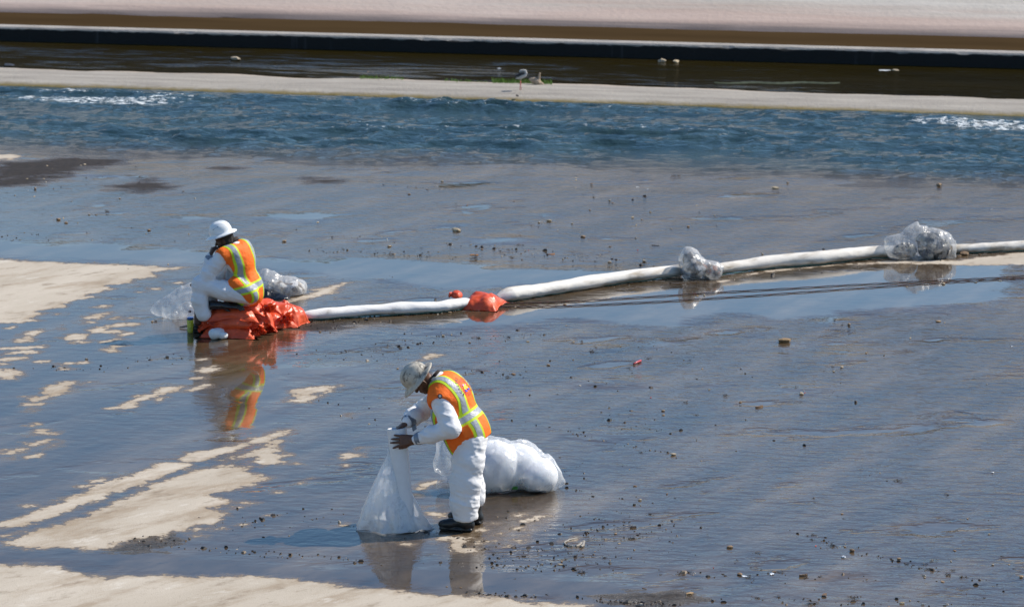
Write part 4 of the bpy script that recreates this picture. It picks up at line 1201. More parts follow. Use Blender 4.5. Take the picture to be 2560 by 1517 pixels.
def cls2(p, n):
    v = abs(abs(p[0]) - BA2); h = abs(p[2] - c02)
    if p[2] < -.07 and n[2] < -.6: return 'cloth'
    if h < .0265: return 'silver'
    if h < .049: return 'lime'
    if v < .0265: return 'silver'
    if v < .049: return 'lime'
    return 'cloth'
vest_parts(sitter, V, Q, T2, planes, cls2)
helmet(sitter, M_HAT_W, LH2(0.004, 0, 0.074), hf2, hu2, 2)
cuff('wrist_tape', suit2, wrn + (eln - wrn) * .02, wrn + (eln - wrn) * .28, .050, .058, M_TAPE, 8)
boot('boot', sitter, ann, G(514, 821)[:2], G(488, 833)[:2], 0.004, M_BOOT, .22)
boot('boot', sitter, anf, G(535, 815)[:2], G(500, 822)[:2], 0.004, M_BOOT, .22)

# ------------------------------------------------------------------ sandbags
m = NT('sandbag_orange')
oc = m.n('ShaderNodeTexCoord').outputs['Object']
sc_ = m.ramp(m.noise(7, 5, 0.6, vec=oc), [(0.3, (0.60, 0.070, 0.022)), (0.7, (0.82, 0.115, 0.034))])
sc_ = m.mix(m.math('MULTIPLY', m.step(m.noise(5, 7, 0.7, vec=oc), 0.60, 0.78), 0.6), sc_, (0.16, 0.055, 0.03, 1))
weave = m.noise(160, 2, 0.5, vec=oc)
rg = m.ramp(m.noise(9, 3, vec=oc), [(0.4, 0.30), (0.6, 0.55)])
M_BAG = m.done(m.n('ShaderNodeMixShader', {0: 0.12, 1: m.bsdf(Base_Color=sc_, Roughness=rg, Specular_IOR_Level=0.5, Normal=m.bump(weave, 0.0012)), 2: m.n('ShaderNodeBsdfTranslucent', {'Color': (0.9, 0.12, 0.03)}).outputs[0]}).outputs[0])
M_TIE = simple('tie_white', (0.6, 0.6, 0.6), 0.5)

def pillow_bag(c, L, Wd, Hh, axis, seed, up=(0, 0, 1), sag=0.3, rk=1.0):
    """sewn sack lying flat: thickness runs out to four pinched corners"""
    w_ = unit(axis); u_ = np.asarray(up, float); u_ = unit(u_ - np.dot(u_, w_) * w_); l_ = np.cross(u_, w_)
    n = 56; g = np.sin(np.linspace(-1, 1, n) * math.pi / 2)
    Ug, Vg = np.meshgrid(g, g, indexing='ij'); Ug, Vg = Ug.ravel(), Vg.ravel()
    th = (1 - np.abs(Ug) ** 2.6).clip(0) ** .55 * (1 - np.abs(Vg) ** 2.6).clip(0) ** .55
    pin = 1 + .13 * (Ug * Vg) ** 2 - .07 * (1 - Ug ** 2) * Vg ** 2 - .07 * (1 - Vg ** 2) * Ug ** 2
    q = np.stack([Ug * 3 + seed, Vg * 3, 0 * Ug], -1)
    lump = 1 + .35 * fbm(q * .7, seed, 2)
    cor = .10 * np.clip(np.abs(Ug) + np.abs(Vg) - .8, 0, 1) * np.sin(9 * (np.abs(Ug) - np.abs(Vg)) + seed)
    x, y = Ug * L / 2 * pin, Vg * Wd / 2 * pin
    zt = Hh * .56 * th * lump + Hh * cor * .5 + .004; zb = -Hh * .44 * th * (1 - sag) + Hh * cor * .5 - .004
    droop = -.22 * Hh * (np.abs(Ug) ** 3 + np.abs(Vg) ** 3)
    top = np.stack([x, y, zt + droop], -1); bot = np.stack([x, y, zb + droop], -1)
    V = np.concatenate([top, bot]); Q = grid_faces(n, n)
    rim = list(range(n)) + [i * n + n - 1 for i in range(1, n)] + [(n - 1) * n + j for j in range(n - 2, -1, -1)] + [i * n for i in range(n - 2, 0, -1)]
    k = np.array(rim); k2 = np.roll(k, -1)
    side_ = np.stack([k, k2, k2 + n * n, k + n * n], -1)
    Q = np.concatenate([Q, Q[:, ::-1] + n * n, side_])
    Wp = np.asarray(c, float) + V[:, :1] * w_ + V[:, 1:2] * l_ + V[:, 2:] * u_
    Wp = wrinkle(Wp, Q, .012 * rk, 6, seed, w_, .7, .5)
    Wp = wrinkle(Wp, Q, .011 * rk, 13, seed + 3, w_, .5, .9)
    Wp = wrinkle(Wp, Q, .005 * rk, 30, seed + 5, w_, .6, .8)
    Wp[:, 2] = np.maximum(Wp[:, 2], .004)
    return Wp, Q

def sandbag(c, L, Wd, Hh, axis, label, seed, neck=0, up=(0, 0, 1), sag=0.25, group='orange sandbags piled on the wet concrete', frill=None):
    """filled woven bag: soft pillow with pinched corners; neck = +1/-1 gathers that end and flares a frill beyond the tie"""
    if not neck:
        Wp, Q = pillow_bag(c, L, Wd, Hh * 1.1, axis, seed, up, sag, .4 if 'single' in label else 1.0)
        o = obj_np('sandbag', Wp, Q, M_BAG, origin=np.array([c[0], c[1], max(Wp[:, 2].min(), 0)]))
        return tag(o, label, 'sandbag', group)
    w_ = unit(axis); u_ = np.asarray(up, float); u_ = unit(u_ - np.dot(u_, w_) * w_); l_ = np.cross(u_, w_)
    nu, nv = 66, 64
    ph = np.linspace(0, 2 * math.pi, nv, endpoint=False)
    V = []
    x_end = 1.0
    ts = np.linspace(-1, 1.0 if not neck else 1.42, nu)
    for t in ts:
        if t <= 1.0:
            e = (1 - abs(t) ** 3.2) ** 0.5 if abs(t) < 1 else 0.0
            ew, eh = 0.30 + 0.70 * (1 - abs(t) ** 6) ** 0.5, max(e, 0.03)
            if neck and t > 0.30:
                q = (t - 0.30) / 0.70; q = q * q * (3 - 2 * q)
                ew = ew * (1 - q) + 0.14 * q; eh = (0.5 + 0.5 * e) * (1 - q) + 0.20 * q
        else:
            q = (t - 1.0) / 0.42
            ew, eh = 0.14 + 0.24 * q ** 0.8, 0.20 + 0.34 * q ** 0.8
        cx_, sx_ = np.cos(ph), np.sin(ph)
        y = np.sign(cx_) * np.abs(cx_) ** 0.75 * Wd / 2 * ew
        z = np.sign(sx_) * np.abs(sx_) ** 0.85 * Hh / 2 * eh
        pl = 0.0
        if neck and t > 0.2:
            k = min(1, (t - 0.2) / 0.7) if t <= 1 else 1.0
            pl = k * (0.16 if t <= 1 else 0.30) * (np.sin(ph * 5 + seed + 2.2 * np.sin(ph * 2 + seed)) + .7 * np.sin(ph * 8 + 2 * seed + 1.5 * np.sin(ph * 3)) + .4 * np.sin(ph * 13 + 7 * t))
        elif abs(t) > .6: pl = 0.07 * np.sin(ph * 11 + seed) * (abs(t) - .6) / .4
        y = y * (1 + pl); z = z * (1 + pl)
        xx = np.full(nv, t * L / 2) if t <= 1 else L / 2 + (t - 1) * L / 2 * (0.9 + .25 * np.sin(ph * 3 + seed * 2))
        V.append(np.stack([xx, y, z], -1))
    V = np.concatenate(V)
    sgn = -1 if neck < 0 else 1
    low = V[:, 2] < 0
    V[low, 2] *= (1 - sag)
    V[:, 2] -= 0.10 * Hh * (np.abs(V[:, 0]) / (L / 2)) ** 2
    Q = grid_faces(nu, nv, True)
    Wp = np.asarray(c, float) + sgn * V[:, :1] * w_ + sgn * V[:, 1:2] * l_ + V[:, 2:] * u_
    Wp = wrinkle(Wp, Q, .024, 5.5, seed, w_, .6, .4)
    Wp = wrinkle(Wp, Q, .015, 12, seed + 3, w_, .55, .9)
    Wp = wrinkle(Wp, Q, .006, 30, seed + 5, w_, .6, .8)
    Wp[:, 2] = np.maximum(Wp[:, 2], 0.004 + 0.0 * Wp[:, 2])
    Fl = Q.tolist() + [[k for k in range(nv)][::-1]] + ([[(nu - 1) * nv + k for k in range(nv)]] if not neck else [])
    org = np.array([c[0], c[1], max(Wp[:, 2].min(), 0)])
    if neck:
        root = empty('sandbag', org, label, 'sandbag', group)
        obj_np('sack', Wp, Fl, M_BAG, root)
        i0 = int(np.argmin(np.abs(ts - 1.0)))
        ringp = Wp[i0 * nv:(i0 + 1) * nv]; cen = ringp.mean(0)
        a = np.linspace(0, 2 * math.pi, 17)
        rr = 0.6 * np.linalg.norm(ringp - cen, axis=1).max()
        path = np.array([cen + rr * (math.cos(t) * l_ + math.sin(t) * u_) for t in a])
        Vt, Ft = tube(path, .004, 6, caps=False)
        obj_np('tie', Vt, Ft, M_TIE, root)
        return root
    o = obj_np('sandbag', Wp, Fl, M_BAG, origin=org)
    return tag(o, label, 'sandbag', group)

X = np.array([1.0, 0, 0])
gnd = lambda px, py: G(px, py)
sandbag(K(575, 831, -.02), .66, .40, .17, X + np.array([0, -.12, 0]), 'flattened orange sandbag at the very bottom of the pile beside the white cloth roll', 1)
sandbag(K(574, 805, .0), .50, .36, .18, X + np.array([0, .06, .02]), 'orange sandbag tied at its left tip lying under the black gloves', 2, neck=-1)
sandbag(K(580, 784, .02), .58, .38, .16, X + np.array([0, .02, 0]), 'flat orange sandbag directly below the black gloves', 3)
sandbag(K(604, 764, .14), .54, .34, .14, X + np.array([0, -.1, -.03]), 'smooth folded orange sandbag under the thigh of the seated worker', 4)
sandbag(K(640, 784, .26), .50, .36, .30, np.array([.2, -1, 0]), 'bulky orange sandbag in the middle of the pile under the seated worker', 5)
sandbag(K(652, 768, .28), .42, .32, .17, np.array([.30, -.80, .18]), 'orange sandbag with a ruffled neck sticking up behind the seated worker', 6, neck=1)
sandbag(K(636, 812, .10), .34, .26, .17, np.array([.34, -.9, -.02]), 'small orange sandbag with its gathered neck pointing at the camera mid pile', 7, neck=1)
sandbag(K(672, 806, .44), .44, .32, .22, np.array([.12, -.95, -.05]), 'orange sandbag with a long drooping neck between the middle and the right end', 8, neck=1)
sandbag(K(692, 780, .60), .44, .36, .20, np.array([.40, -.85, .02]), 'orange sandbag lying high at the right end with a frilled neck', 9, neck=1)
sandbag(K(722, 786, .72), .44, .34, .24, np.array([.80, -.40, -.22]), 'plump orange sandbag at the right end of the pile sloping to the ground', 10)
sandbag(K(712, 815, .50), .30, .20, .10, np.array([1, .2, 0]), 'small limp orange sandbag flap on the wet floor at the right end', 11)
sandbag(K(660, 800, .72), .66, .42, .24, X, 'orange sandbag at the back of the pile behind the others', 12)
sandbag(K(590, 806, .38), .62, .40, .26, X, 'orange sandbag buried in the heart of the pile below the seat', 13)
# the lone sandbag that holds two boom ends
YB = G(1205, 772)[1]
sandbag(at(1207, 755, YB + .05), .44, .42, .155, np.array([1, -.30, -.05]), 'single orange sandbag lying across two boom ends', 19, up=(.05, -.22, 1), group='orange sandbags holding things down')
sandbag(at(1140, 738, YB + .30), .12, .10, .06, np.array([-1, .2, .15]), 'small orange sandbag tip sticking out behind the white boom', 15, neck=1, group='orange sandbags holding things down')

# ------------------------------------------------------------------ black gloves on the sandbags
def glove(c, dirn, back, label, right, seed):
    lo = np.asarray(c) - .28; hi = np.asarray(c) + .28
    Fg = Field(lo, hi, .0042)
    d = unit(dirn); n = unit(np.asarray(back) - np.dot(back, d) * d); sd = np.cross(n, d) * right
    w = np.asarray(c) - d * .08
    hand(Fg, w, d, n, (.10, .0, -.05, -.12), (.32, .35, .35, .34), thumb=(.7, .35), right=right, k=1.4)
    Fg.chain([w - d * .16, w - d * .07, w + d * .02], [.052, .044, .040], .02)
    Fg.cap(w - d * .20, w - d * .165, .048, .048, .004, 'sub')
    V, Q = Fg.mesh(1); V = wrinkle(V, Q, .004, 24, seed, d, 1.6, .5)
    o = obj_np('glove', V, Q, M_GLOVE, origin=(c[0], c[1], V[:, 2].min()))
    return tag(o, label, 'glove', 'pair of black rubber gloves')
glove(K(580, 764, -.13), X + np.array([0, .05, -.02]), (0, -.25, 1), 'front black rubber glove of the pair, its fingers pointing right', 1, 1)
glove(K(563, 762, -.02), X + np.array([0, -.08, .02]), (0, -.1, 1), 'rear black rubber glove lying half under the front one', -1, 2)

# white cloth roll end at the foot of the pile
Fr = Field(K(545, 830, -.3) - .25, K(545, 830, -.3) + .25, .006)
cR = K(543, 834, -.22)
Fr.cap([cR[0] - .035, cR[1] - .02, .062], [cR[0] + .045, cR[1] + .10, .058], .062, .058, .02).cap([cR[0] + .06, cR[1] - .02, .045], [cR[0] + .085, cR[1], .04], .042, .035, .03)
Fr.cut((0, 0, .003), (0, 0, -1), .004)
V, Q = Fr.mesh(1); V = wrinkle(V, Q, .008, 12, 5, X, 1.2, .6)
M_CLOTH = simple('sorbent_white', (0.74, 0.74, 0.73), 0.85, 0.05, 14, 0.004, 60, dirt=(0.33, 0.30, 0.27), dirt_scale=8, dirt_lo=0.58, dirt_hi=0.76, spec=0.2)
tag(obj_np('cloth_roll', V, Q, M_CLOTH, origin=(cR[0], cR[1], 0)), 'grubby white cloth roll tucked under the front of the sandbag pile', 'cloth')

# ------------------------------------------------------------------ drink bottle
M_DRINK = simple('drink_green', (0.62, 0.68, 0.012), 0.25, 0.05, 10, spec=0.5, trans=0.5)
m = NT('bottle_plastic'); M_PET = m.done(m.n('ShaderNodeMixShader', {0: 0.14, 1: m.n('ShaderNodeBsdfTransparent').outputs[0], 2: m.bsdf(Base_Color=(0.75, 0.8, 0.85), Roughness=0.08, Specular_IOR_Level=0.6)}).outputs[0])
M_BLUE = simple('label_blue', (0.03, 0.12, 0.38), 0.4)
M_CAPC = simple('cap_dark', (0.05, 0.04, 0.05), 0.5)
bp = G(476, 831)
bottle = empty('drink_bottle', bp, 'clear bottle of yellow green drink standing beside the black boot', 'bottle')
def lathe(prof, c, nv=24):
    a = np.linspace(0, 2 * math.pi, nv, endpoint=False)
    V = np.concatenate([np.stack([c[0] + r * np.cos(a), c[1] + r * np.sin(a), np.full(nv, c[2] + z)], -1) for r, z in prof])
    return V, grid_faces(len(prof), nv, True).tolist() + [[k for k in range(nv)][::-1], [(len(prof) - 1) * nv + k for k in range(nv)]]
obj_np('liquid', *lathe([(.030, .002), (.037, .006), (.038, .03), (.036, .06), (.038, .09), (.038, .152)], bp), M_DRINK, bottle)
obj_np('label_band', *lathe([(.0395, .153), (.0395, .178)], bp), M_BLUE, bottle)
obj_np('shell', *lathe([(.032, .001), (.039, .006), (.0395, .03), (.0375, .06), (.0395, .09), (.0395, .18), (.036, .20), (.022, .225), (.016, .235), (.016, .243)], bp), M_PET, bottle)
obj_np('cap', *lathe([(.018, .240), (.018, .256), (.016, .258)], bp), M_CAPC, bottle)
# thin black stick beside the bottle
p0 = K(440, 801, .02); p0 = np.array([p0[0], YQ + .42, .03]); p1 = p0 + np.array([.16, .02, .02])
Vt, Ft = tube([p0, p0 + (p1 - p0) * .5, p1 - (p1 - p0) * .2, p1, p1 + np.array([.06, 0, .01])], [.008, .009, .014, .024, .03], 12)
Vt[:, 2] -= Vt[:, 2].min() - .004
tag(obj_np('black_stick', Vt, Ft, M_GLOVE, origin=(p0[0], p0[1], 0)), 'thin black stick lying on the floor to the left of the drink bottle', 'stick')

# ------------------------------------------------------------------ clear plastic
def film(name, fac, tint=(0.86, 0.88, 0.90), scale=7, rough=0.24, seed=0.0):
    m = NT(name)
    oc = m.n('ShaderNodeTexCoord').outputs['Object']
    n1 = m.noise(scale, 5, 0.6, 0.6, vec=oc); n2 = m.noise(scale * 4, 4, 0.6, vec=oc)
    lw = m.n('ShaderNodeLayerWeight', {'Blend': 0.22}).outputs['Facing']
    f = m.math('ADD', m.math('MULTIPLY', m.step(n1, 0.40, 0.66), fac * 0.7), m.math('MULTIPLY', lw, 0.55))
    f = m.math('ADD', f, fac * 0.55, clamp=True)
    tr = m.n('ShaderNodeBsdfTransparent', {'Color': (0.96, 0.97, 0.98)}).outputs[0]
    pb = m.bsdf(Base_Color=tint, Roughness=rough, Specular_IOR_Level=0.45, Normal=m.bump(m.math('ADD', n1, m.math('MULTIPLY', n2, 0.3)), 0.005))
    tl = m.n('ShaderNodeBsdfTranslucent', {'Color': tint}).outputs[0]
    white = m.n('ShaderNodeMixShader', {0: 0.55, 1: pb, 2: tl}).outputs[0]
    a = m.n('ShaderNodeMixShader', {0: f, 1: tr, 2: white}).outputs[0]
    gl = m.n('ShaderNodeBsdfGlossy', {'Roughness': rough, 'Normal': m.bump(n1, 0.006)}).outputs[0]
    fr = m.math('ADD', m.math('MULTIPLY', m.math('POWER', m.n('ShaderNodeLayerWeight', {'Blend': 0.5, 'Normal': m.bump(n1, 0.006)}).outputs['Facing'], 4.0), 0.18), 0.03)
    return m.done(m.n('ShaderNodeMixShader', {0: fr, 1: a, 2: gl}).outputs[0])
M_FILM_MILK = film('film_milky', 1.05)
M_FILM_CLEAR = film('film_clear', 0.16)
M_FILM_BAG = film('film_trash', 0.36, (0.70, 0.71, 0.72), scale=12)
M_WHITE = simple('sorbent_sheet', (0.80, 0.80, 0.81), 0.8, 0.03, 30, 0.003, 90, spec=0.2)
M_ROLL = simple('roll_white', (0.74, 0.74, 0.75), 0.45, 0.03, 20, 0.002, 60, spec=0.4)

# the white roll the worker holds upright
r0 = G(1014, 1320, .01); r1 = J(992, 1071, -.01)
ru, rv, rw = frame_of(r1 - r0, (0, 1, 0))
roll = empty('plastic_roll', r0, 'tall white roll of plastic sheeting held upright by the standing worker', 'roll')
ang = np.linspace(0, 2 * math.pi, 48, endpoint=False)
def ring3(h, r, wob=0.0):
    c = r0 + rw * h
    rr = r * (1 + wob * np.sin(ang * 3 + h * 9) + wob * .5 * np.sin(ang * 7 - h * 21))
    return c + rr[:, None] * (np.cos(ang)[:, None] * ru + np.sin(ang)[:, None] * rv)
Lr = np.linalg.norm(r1 - r0)
rings = [ring3(h, .0865 + .0015 * math.sin(h * 14) + (.003 if abs(h - Lr + .045) < .02 else 0), .012) for h in np.linspace(0, Lr, 26)]
obj_np('roll_body', np.concatenate(rings), grid_faces(26, 48, True), M_ROLL, roll)
tops = [ring3(Lr - .001, .0865), ring3(Lr + .004, .082), ring3(Lr - .006, .079), ring3(Lr + .002, .073), ring3(Lr - .010, .070), ring3(Lr - .004, .062), ring3(Lr - .014, .058), ring3(Lr - .006, .040), ring3(Lr - .03, .036)]
obj_np('rolled_end', np.concatenate(tops), grid_faces(9, 48, True).tolist() + [[8 * 48 + k for k in range(48)]], M_ROLL, roll, smooth=False)

# the clear sheet pulled off the roll and spread like a skirt
rows = [(1103, 968, 1000, .9), (1120, 966, 1002, .9), (1165, 951, 1008, .9), (1225, 920, 1030, .8), (1270, 899, 1055, .75), (1305, 888, 1074, .72), (1326, 882, 1086, .70)]
def row_at(v):
    k = np.interp(v, np.linspace(0, 1, len(rows)), np.arange(len(rows)))
    return [np.interp(k, np.arange(len(rows)), [r[i] for r in rows]) for i in range(4)]
nv = 120; ph = np.linspace(0, 2 * math.pi, nv, endpoint=False)
V = []
for v in np.linspace(0, 1, 46):
    py, xl, xr, dk = row_at(v)
    cpt = J((xl + xr) / 2, py, -.01); wd = (xr - xl) / 2 / (F_PX / cpt[1])
    fold = 1 + v * (.10 * np.sin(ph * 5 + 1 + 2 * v) + .09 * np.sin(ph * 8 + 4 * v) + .05 * np.sin(ph * 15 - 3 * v))
    x = cpt[0] + wd * np.cos(ph) * (1 + .4 * (fold - 1)); y = cpt[1] + wd * dk * np.sin(ph) * fold
    z = cpt[2] + 0 * ph
    V.append(np.stack([x, y, z], -1))
V = np.concatenate(V); Q = grid_faces(46, nv, True)
hz = np.repeat(np.linspace(0, 1, 46), nv)
hem = V[-nv:, 2].mean()
V[:, 2] -= np.clip((hz - .75) / .25, 0, 1) * (hem - .008)
V = wrinkle(V, Q, .020, 5, 71, (0, 0, 1), .5, .6); V = wrinkle(V, Q, .008, 14, 75, (.4, 0, 1), .6, .9)
V[:, 2] = np.maximum(V[:, 2], .006)
sk = obj_np('plastic_bag', V, Q, M_FILM_MILK, origin=G(985, 1326))
tag(sk, 'translucent plastic bag spread like a skirt round the white roll', 'bag')

def sack(name, label, lumps, film_extra, cont_mat, film_mat, org, group=None, h=.009, wr=.022, grow=.014, seed=1, cname='contents', contents=None, k=.04, crisp=False):
    pts_ = [np.asarray(l[0]) for l in lumps + film_extra + (contents or [])]
    lo = np.min(pts_, 0) - .50; hi = np.max(pts_, 0) + .50
    lo[2] = -.05
    root = empty(name, org, label, 'bag', group)
    Fi = Field(lo, hi, h)
    for l in (contents or lumps): Fi.ell(l[0], l[1], l[2] if len(l) > 2 else None, k)
    Fi.cut((0, 0, .012), (0, 0, -1), .01)
    V, Q = Fi.mesh(1)
    if contents is None: V = wrinkle(V, Q, wr * .7, 4, seed, (1, .3, .9), .6, .8)
    else:
        V = wrinkle(V, Q, wr * 1.2, 9, seed, (1, .3, .4), 1, .4); V = wrinkle(V, Q, wr * .35, 25, seed + 2, (1, 0, 0), 1, .6)
    V[:, 2] = np.maximum(V[:, 2], .010)
    obj_np(cname, V, Q, cont_mat, root)
    Fo = Field(lo, hi, .015 if crisp else h)
    for l in lumps: Fo.ell(l[0], np.asarray(l[1]) + grow, l[2] if len(l) > 2 else None, .05)
    for l in film_extra:
        if len(l) == 4: Fo.cap(l[0], l[1], l[2], l[3], .04)
        else: Fo.ell(l[0], l[1], None, .04)
    Fo.cut((0, 0, .004), (0, 0, -1), .006)
    V, Q = Fo.mesh(2)
    V = wrinkle(V, Q, wr * 1.3, 4.5, seed + 4, (1, .4, .8), .5, .95); V = wrinkle(V, Q, wr * .8, 11, seed + 8, (.6, -.4, 1), .5, 1.0)
    V[:, 2] = np.maximum(V[:, 2], .005)
    obj_np('film', V, Q, film_mat, root, smooth=not crisp)
    return root

YC = G(1250, 1238)[1] + .22
Cb = lambda px, py, dy=0.0: at(px, py, YC + dy)
big = sack('stuffed_bag', 'big clear plastic bag stuffed with white sorbent sheets behind the standing worker',
     [(Cb(1232, 1166), [.25, .22, .255]), (Cb(1290, 1170, .10), [.25, .22, .225]), (Cb(1342, 1190, .04), [.19, .22, .165])],
     [(Cb(1385, 1196, .04), Cb(1400, 1204, .04), .06, .02), (Cb(1106, 1138, -.05), [.065, .08, .17]), (Cb(1130, 1120, 0), Cb(1190, 1110, .05), .07, .10), (Cb(1113, 1212, -.12), [.065, .06, .065])],
     M_WHITE, M_FILM_CLEAR, G(1240, 1235), wr=.028, seed=81, k=.012)
M_GREEN = simple('print_green', (0.03, 0.16, 0.025), 0.5)
gp = at(1287, 1219, YC - .16)
Vb, Fb = box(gp, (.055, .012, .028)); obj_np('green_print', Vb, Fb, M_GREEN, big, smooth=False)

def trash_mat(name, cols, sc=16):
    m = NT(name); oc = m.n('ShaderNodeTexCoord').outputs['Object']
    vo = m.n('ShaderNodeTexVoronoi', {'Vector': oc, 'Scale': sc}).outputs['Color']
    f = m.n('ShaderNodeSeparateColor', {0: vo}).outputs[0]
    c = m.ramp(f, cols, 'CONSTANT')
    return m.done(m.bsdf(Base_Color=c, Roughness=0.6, Normal=m.bump(m.noise(30, 4, vec=oc), .02)))
M_TR1 = trash_mat('trash_grey', [(0, (.05, .045, .04)), (.25, (.40, .38, .36)), (.45, (.09, .075, .06)), (.6, (.60, .58, .56)), (.78, (.16, .12, .08)), (.92, (.22, .08, .04))])
M_TR2 = trash_mat('trash_dark', [(0, (.03, .035, .04)), (.3, (.10, .10, .09)), (.5, (.30, .27, .20)), (.65, (.03, .04, .06)), (.85, (.45, .42, .38)), (.94, (.20, .12, .05))])
M_TR3 = trash_mat('trash_pale', [(0, (.42, .38, .32)), (.3, (.66, .64, .60)), (.55, (.30, .25, .19)), (.75, (.72, .70, .68)), (.92, (.14, .10, .07))])
Y1 = G(1750, 700)[1] + .12; B1 = lambda px, py, dy=0.0: at(px, py, Y1 + dy)
sack('trash_bag', 'smaller clear trash bag of grey litter resting on the boom beside the rope', [(B1(1738, 672), [.16, .16, .13]), (B1(1778, 676, .03), [.12, .14, .10]), (B1(1725, 650, .02), [.10, .11, .13])],
     [(B1(1722, 640, .02), B1(1718, 628, .02), .06, .03), (B1(1795, 668, 0), B1(1806, 668, 0), .05, .03)], M_TR1, M_FILM_BAG, G(1750, 698), 'clear trash bags on the booms', crisp=True, seed=91,
     contents=[(B1(1738, 674), [.15, .14, .105]), (B1(1777, 678, .03), [.115, .12, .085]), (B1(1723, 652, .03), [.07, .08, .10])])
Y2 = G(2300, 650)[1] + .16; B2 = lambda px, py, dy=0.0: at(px, py, Y2 + dy)
sack('trash_bag', 'larger clear trash bag with a pointed top full of dark litter on the boom', [(B2(2335, 616), [.24, .20, .19]), (B2(2258, 622, -.04), [.20, .18, .15]), (B2(2290, 600, .02), [.17, .15, .17])],
     [(B2(2292, 586, .02), B2(2290, 566, .02), .07, .02), (B2(2240, 605, -.04), B2(2222, 601, -.04), .06, .03), (B2(2375, 632, 0), B2(2385, 642, 0), .05, .02)], M_TR2, M_FILM_BAG, G(2300, 646), 'clear trash bags on the booms', crisp=True, seed=97, wr=.026,
     contents=[(B2(2338, 622), [.215, .17, .14]), (B2(2262, 627, -.02), [.15, .14, .10]), (B2(2320, 600, .03), [.15, .12, .10])])
Y3 = G(720, 742)[1] + .16; B3 = lambda px, py, dy=0.0: at(px, py, Y3 + dy)
sack('trash_bag', 'clear trash bag of pale litter lying on the floor behind the seated worker', [(B3(672, 715), [.16, .16, .17]), (B3(715, 722, -.03), [.17, .16, .12]), (B3(745, 724, 0), [.10, .13, .10])],
     [(B3(660, 690, 0), [.07, .08, .08]), (B3(755, 728, 0), B3(765, 734, 0), .04, .02)], M_TR3, M_FILM_BAG, G(715, 740), 'clear trash bags by the sandbag pile', crisp=True, seed=103,
     contents=[(B3(690, 722), [.15, .14, .10]), (B3(735, 724, 0), [.13, .13, .095])])
Y4 = G(440, 798)[1] + .15; B4 = lambda px, py, dy=0.0: at(px, py, Y4 + dy)
sack('trash_bag', 'nearly empty clear bag with a long thin tail left of the seated worker', [(B4(470, 765), [.15, .17, .17]), (B4(438, 772, .0), [.13, .15, .12])],
     [(B4(478, 738, 0), [.10, .10, .12]), (B4(455, 742, 0), B4(400, 772, 0), .09, .045), (B4(400, 772, 0), B4(388, 776, 0), .045, .012)], M_FILM_BAG, M_FILM_CLEAR, G(440, 795), 'clear trash bags by the sandbag pile', seed=109, wr=.028,
     contents=[(B4(474, 776), [.11, .12, .10]), (B4(446, 780), [.07, .09, .06])])
# limp black bag between the pile and the pale bag
Fk = Field(at(680, 735, Y3 - .3) - .5, at(680, 735, Y3 - .3) + .5, .008)
Fk.ell(at(668, 741, Y3 - .22), [.16, .13, .09], None, .04).ell(at(700, 748, Y3 - .3), [.12, .10, .055], None, .04).ell(at(648, 735, Y3 - .2), [.09, .1, .07], None, .04)
V, Q = Fk.mesh(2); V = wrinkle(V, Q, .02, 8, 3, X, .6, .9); V[:, 2] = np.maximum(V[:, 2], .004)
tag(obj_np('black_bag', V, Q, M_GLOVE, origin=(at(680, 735, Y3 - .25)[0], Y3 - .25, 0)), 'limp shiny black plastic bag behind the sandbag pile', 'bag')

# ------------------------------------------------------------------ sorbent booms lying across the wet floor
def boom_mat(name, base, dirt, lo, hi):
    m = NT(name); oc = m.n('ShaderNodeTexCoord').outputs['Object']
    c = m.ramp(m.noise(10, 4, vec=oc), [(.3, tuple(x * .94 for x in base)), (.7, base)])
    zc = m.n('ShaderNodeSeparateXYZ', {0: m.co()}).outputs[2]
    d = m.math('ADD', m.noise(5, 7, .65, vec=m.aniso(R(38), .35, 1.6)), m.math('MULTIPLY', m.step(zc, .09, .0), .16))
    c = m.mix(m.step(d, lo, hi), c, (*dirt, 1))
    return m.done(m.bsdf(Base_Color=c, Roughness=.85, Specular_IOR_Level=.2, Normal=m.bump(m.noise(45, 4, .6, vec=oc), .003)))
M_BOOM = boom_mat('boom_clean', (.76, .75, .73), (.33, .29, .24), .58, .82)
M_BOOM2 = boom_mat('boom_soiled', (.70, .665, .61), (.28, .23, .165), .42, .74)
M_BOOM3 = boom_mat('boom_tan', (.74, .71, .66), (.34, .27, .19), .44, .74)
M_CORD = simple('cord_green', (.02, .10, .075), .7)
def boom(label, pts, mat, seed, sq=.86, n=130):
    """pts: (px, py of the foot line, radius)"""
    g = np.array([G(p[0], p[1]) for p in pts]); r = np.array([p[2] for p in pts])
    path = catmull(np.column_stack([g[:, :2], r * .90 * sq / .86]), n)
    rad = np.interp(np.linspace(0, len(pts) - 1, n), np.arange(len(pts)), r)
    V, Fl = tube(path, rad, 36, squash=sq)
    Q = np.array([f for f in Fl if len(f) == 4])
    V = wrinkle(V, Q, .018, 2.2, seed, X, .8, .2); V = wrinkle(V, Q, .006, 9, seed + 2, X, .35, .85); V = wrinkle(V, Q, .0014, 30, seed + 3, X, .4, .8)
    V[:, 2] = np.maximum(V[:, 2], .004)
    root = empty('sorbent_boom', (path[n // 2][0], path[n // 2][1], 0), label, 'boom', 'white sorbent booms laid end to end across the floor')
    obj_np('sleeve', V, Fl, mat, root)
    k = slice(4, n - 4)
    side = np.array([0, -1.0, 0])
    cp = path[k] + side * (rad[k][:, None] * .93) - np.array([0, 0, 1.0]) * (path[k][:, 2:] - .018)
    cp[:, 2] += .006 * np.sin(np.arange(len(cp)) * .5)
    Vt, Ft = tube(cp, .006, 6)
    obj_np('cord', Vt, Ft, M_CORD, root)
    return root
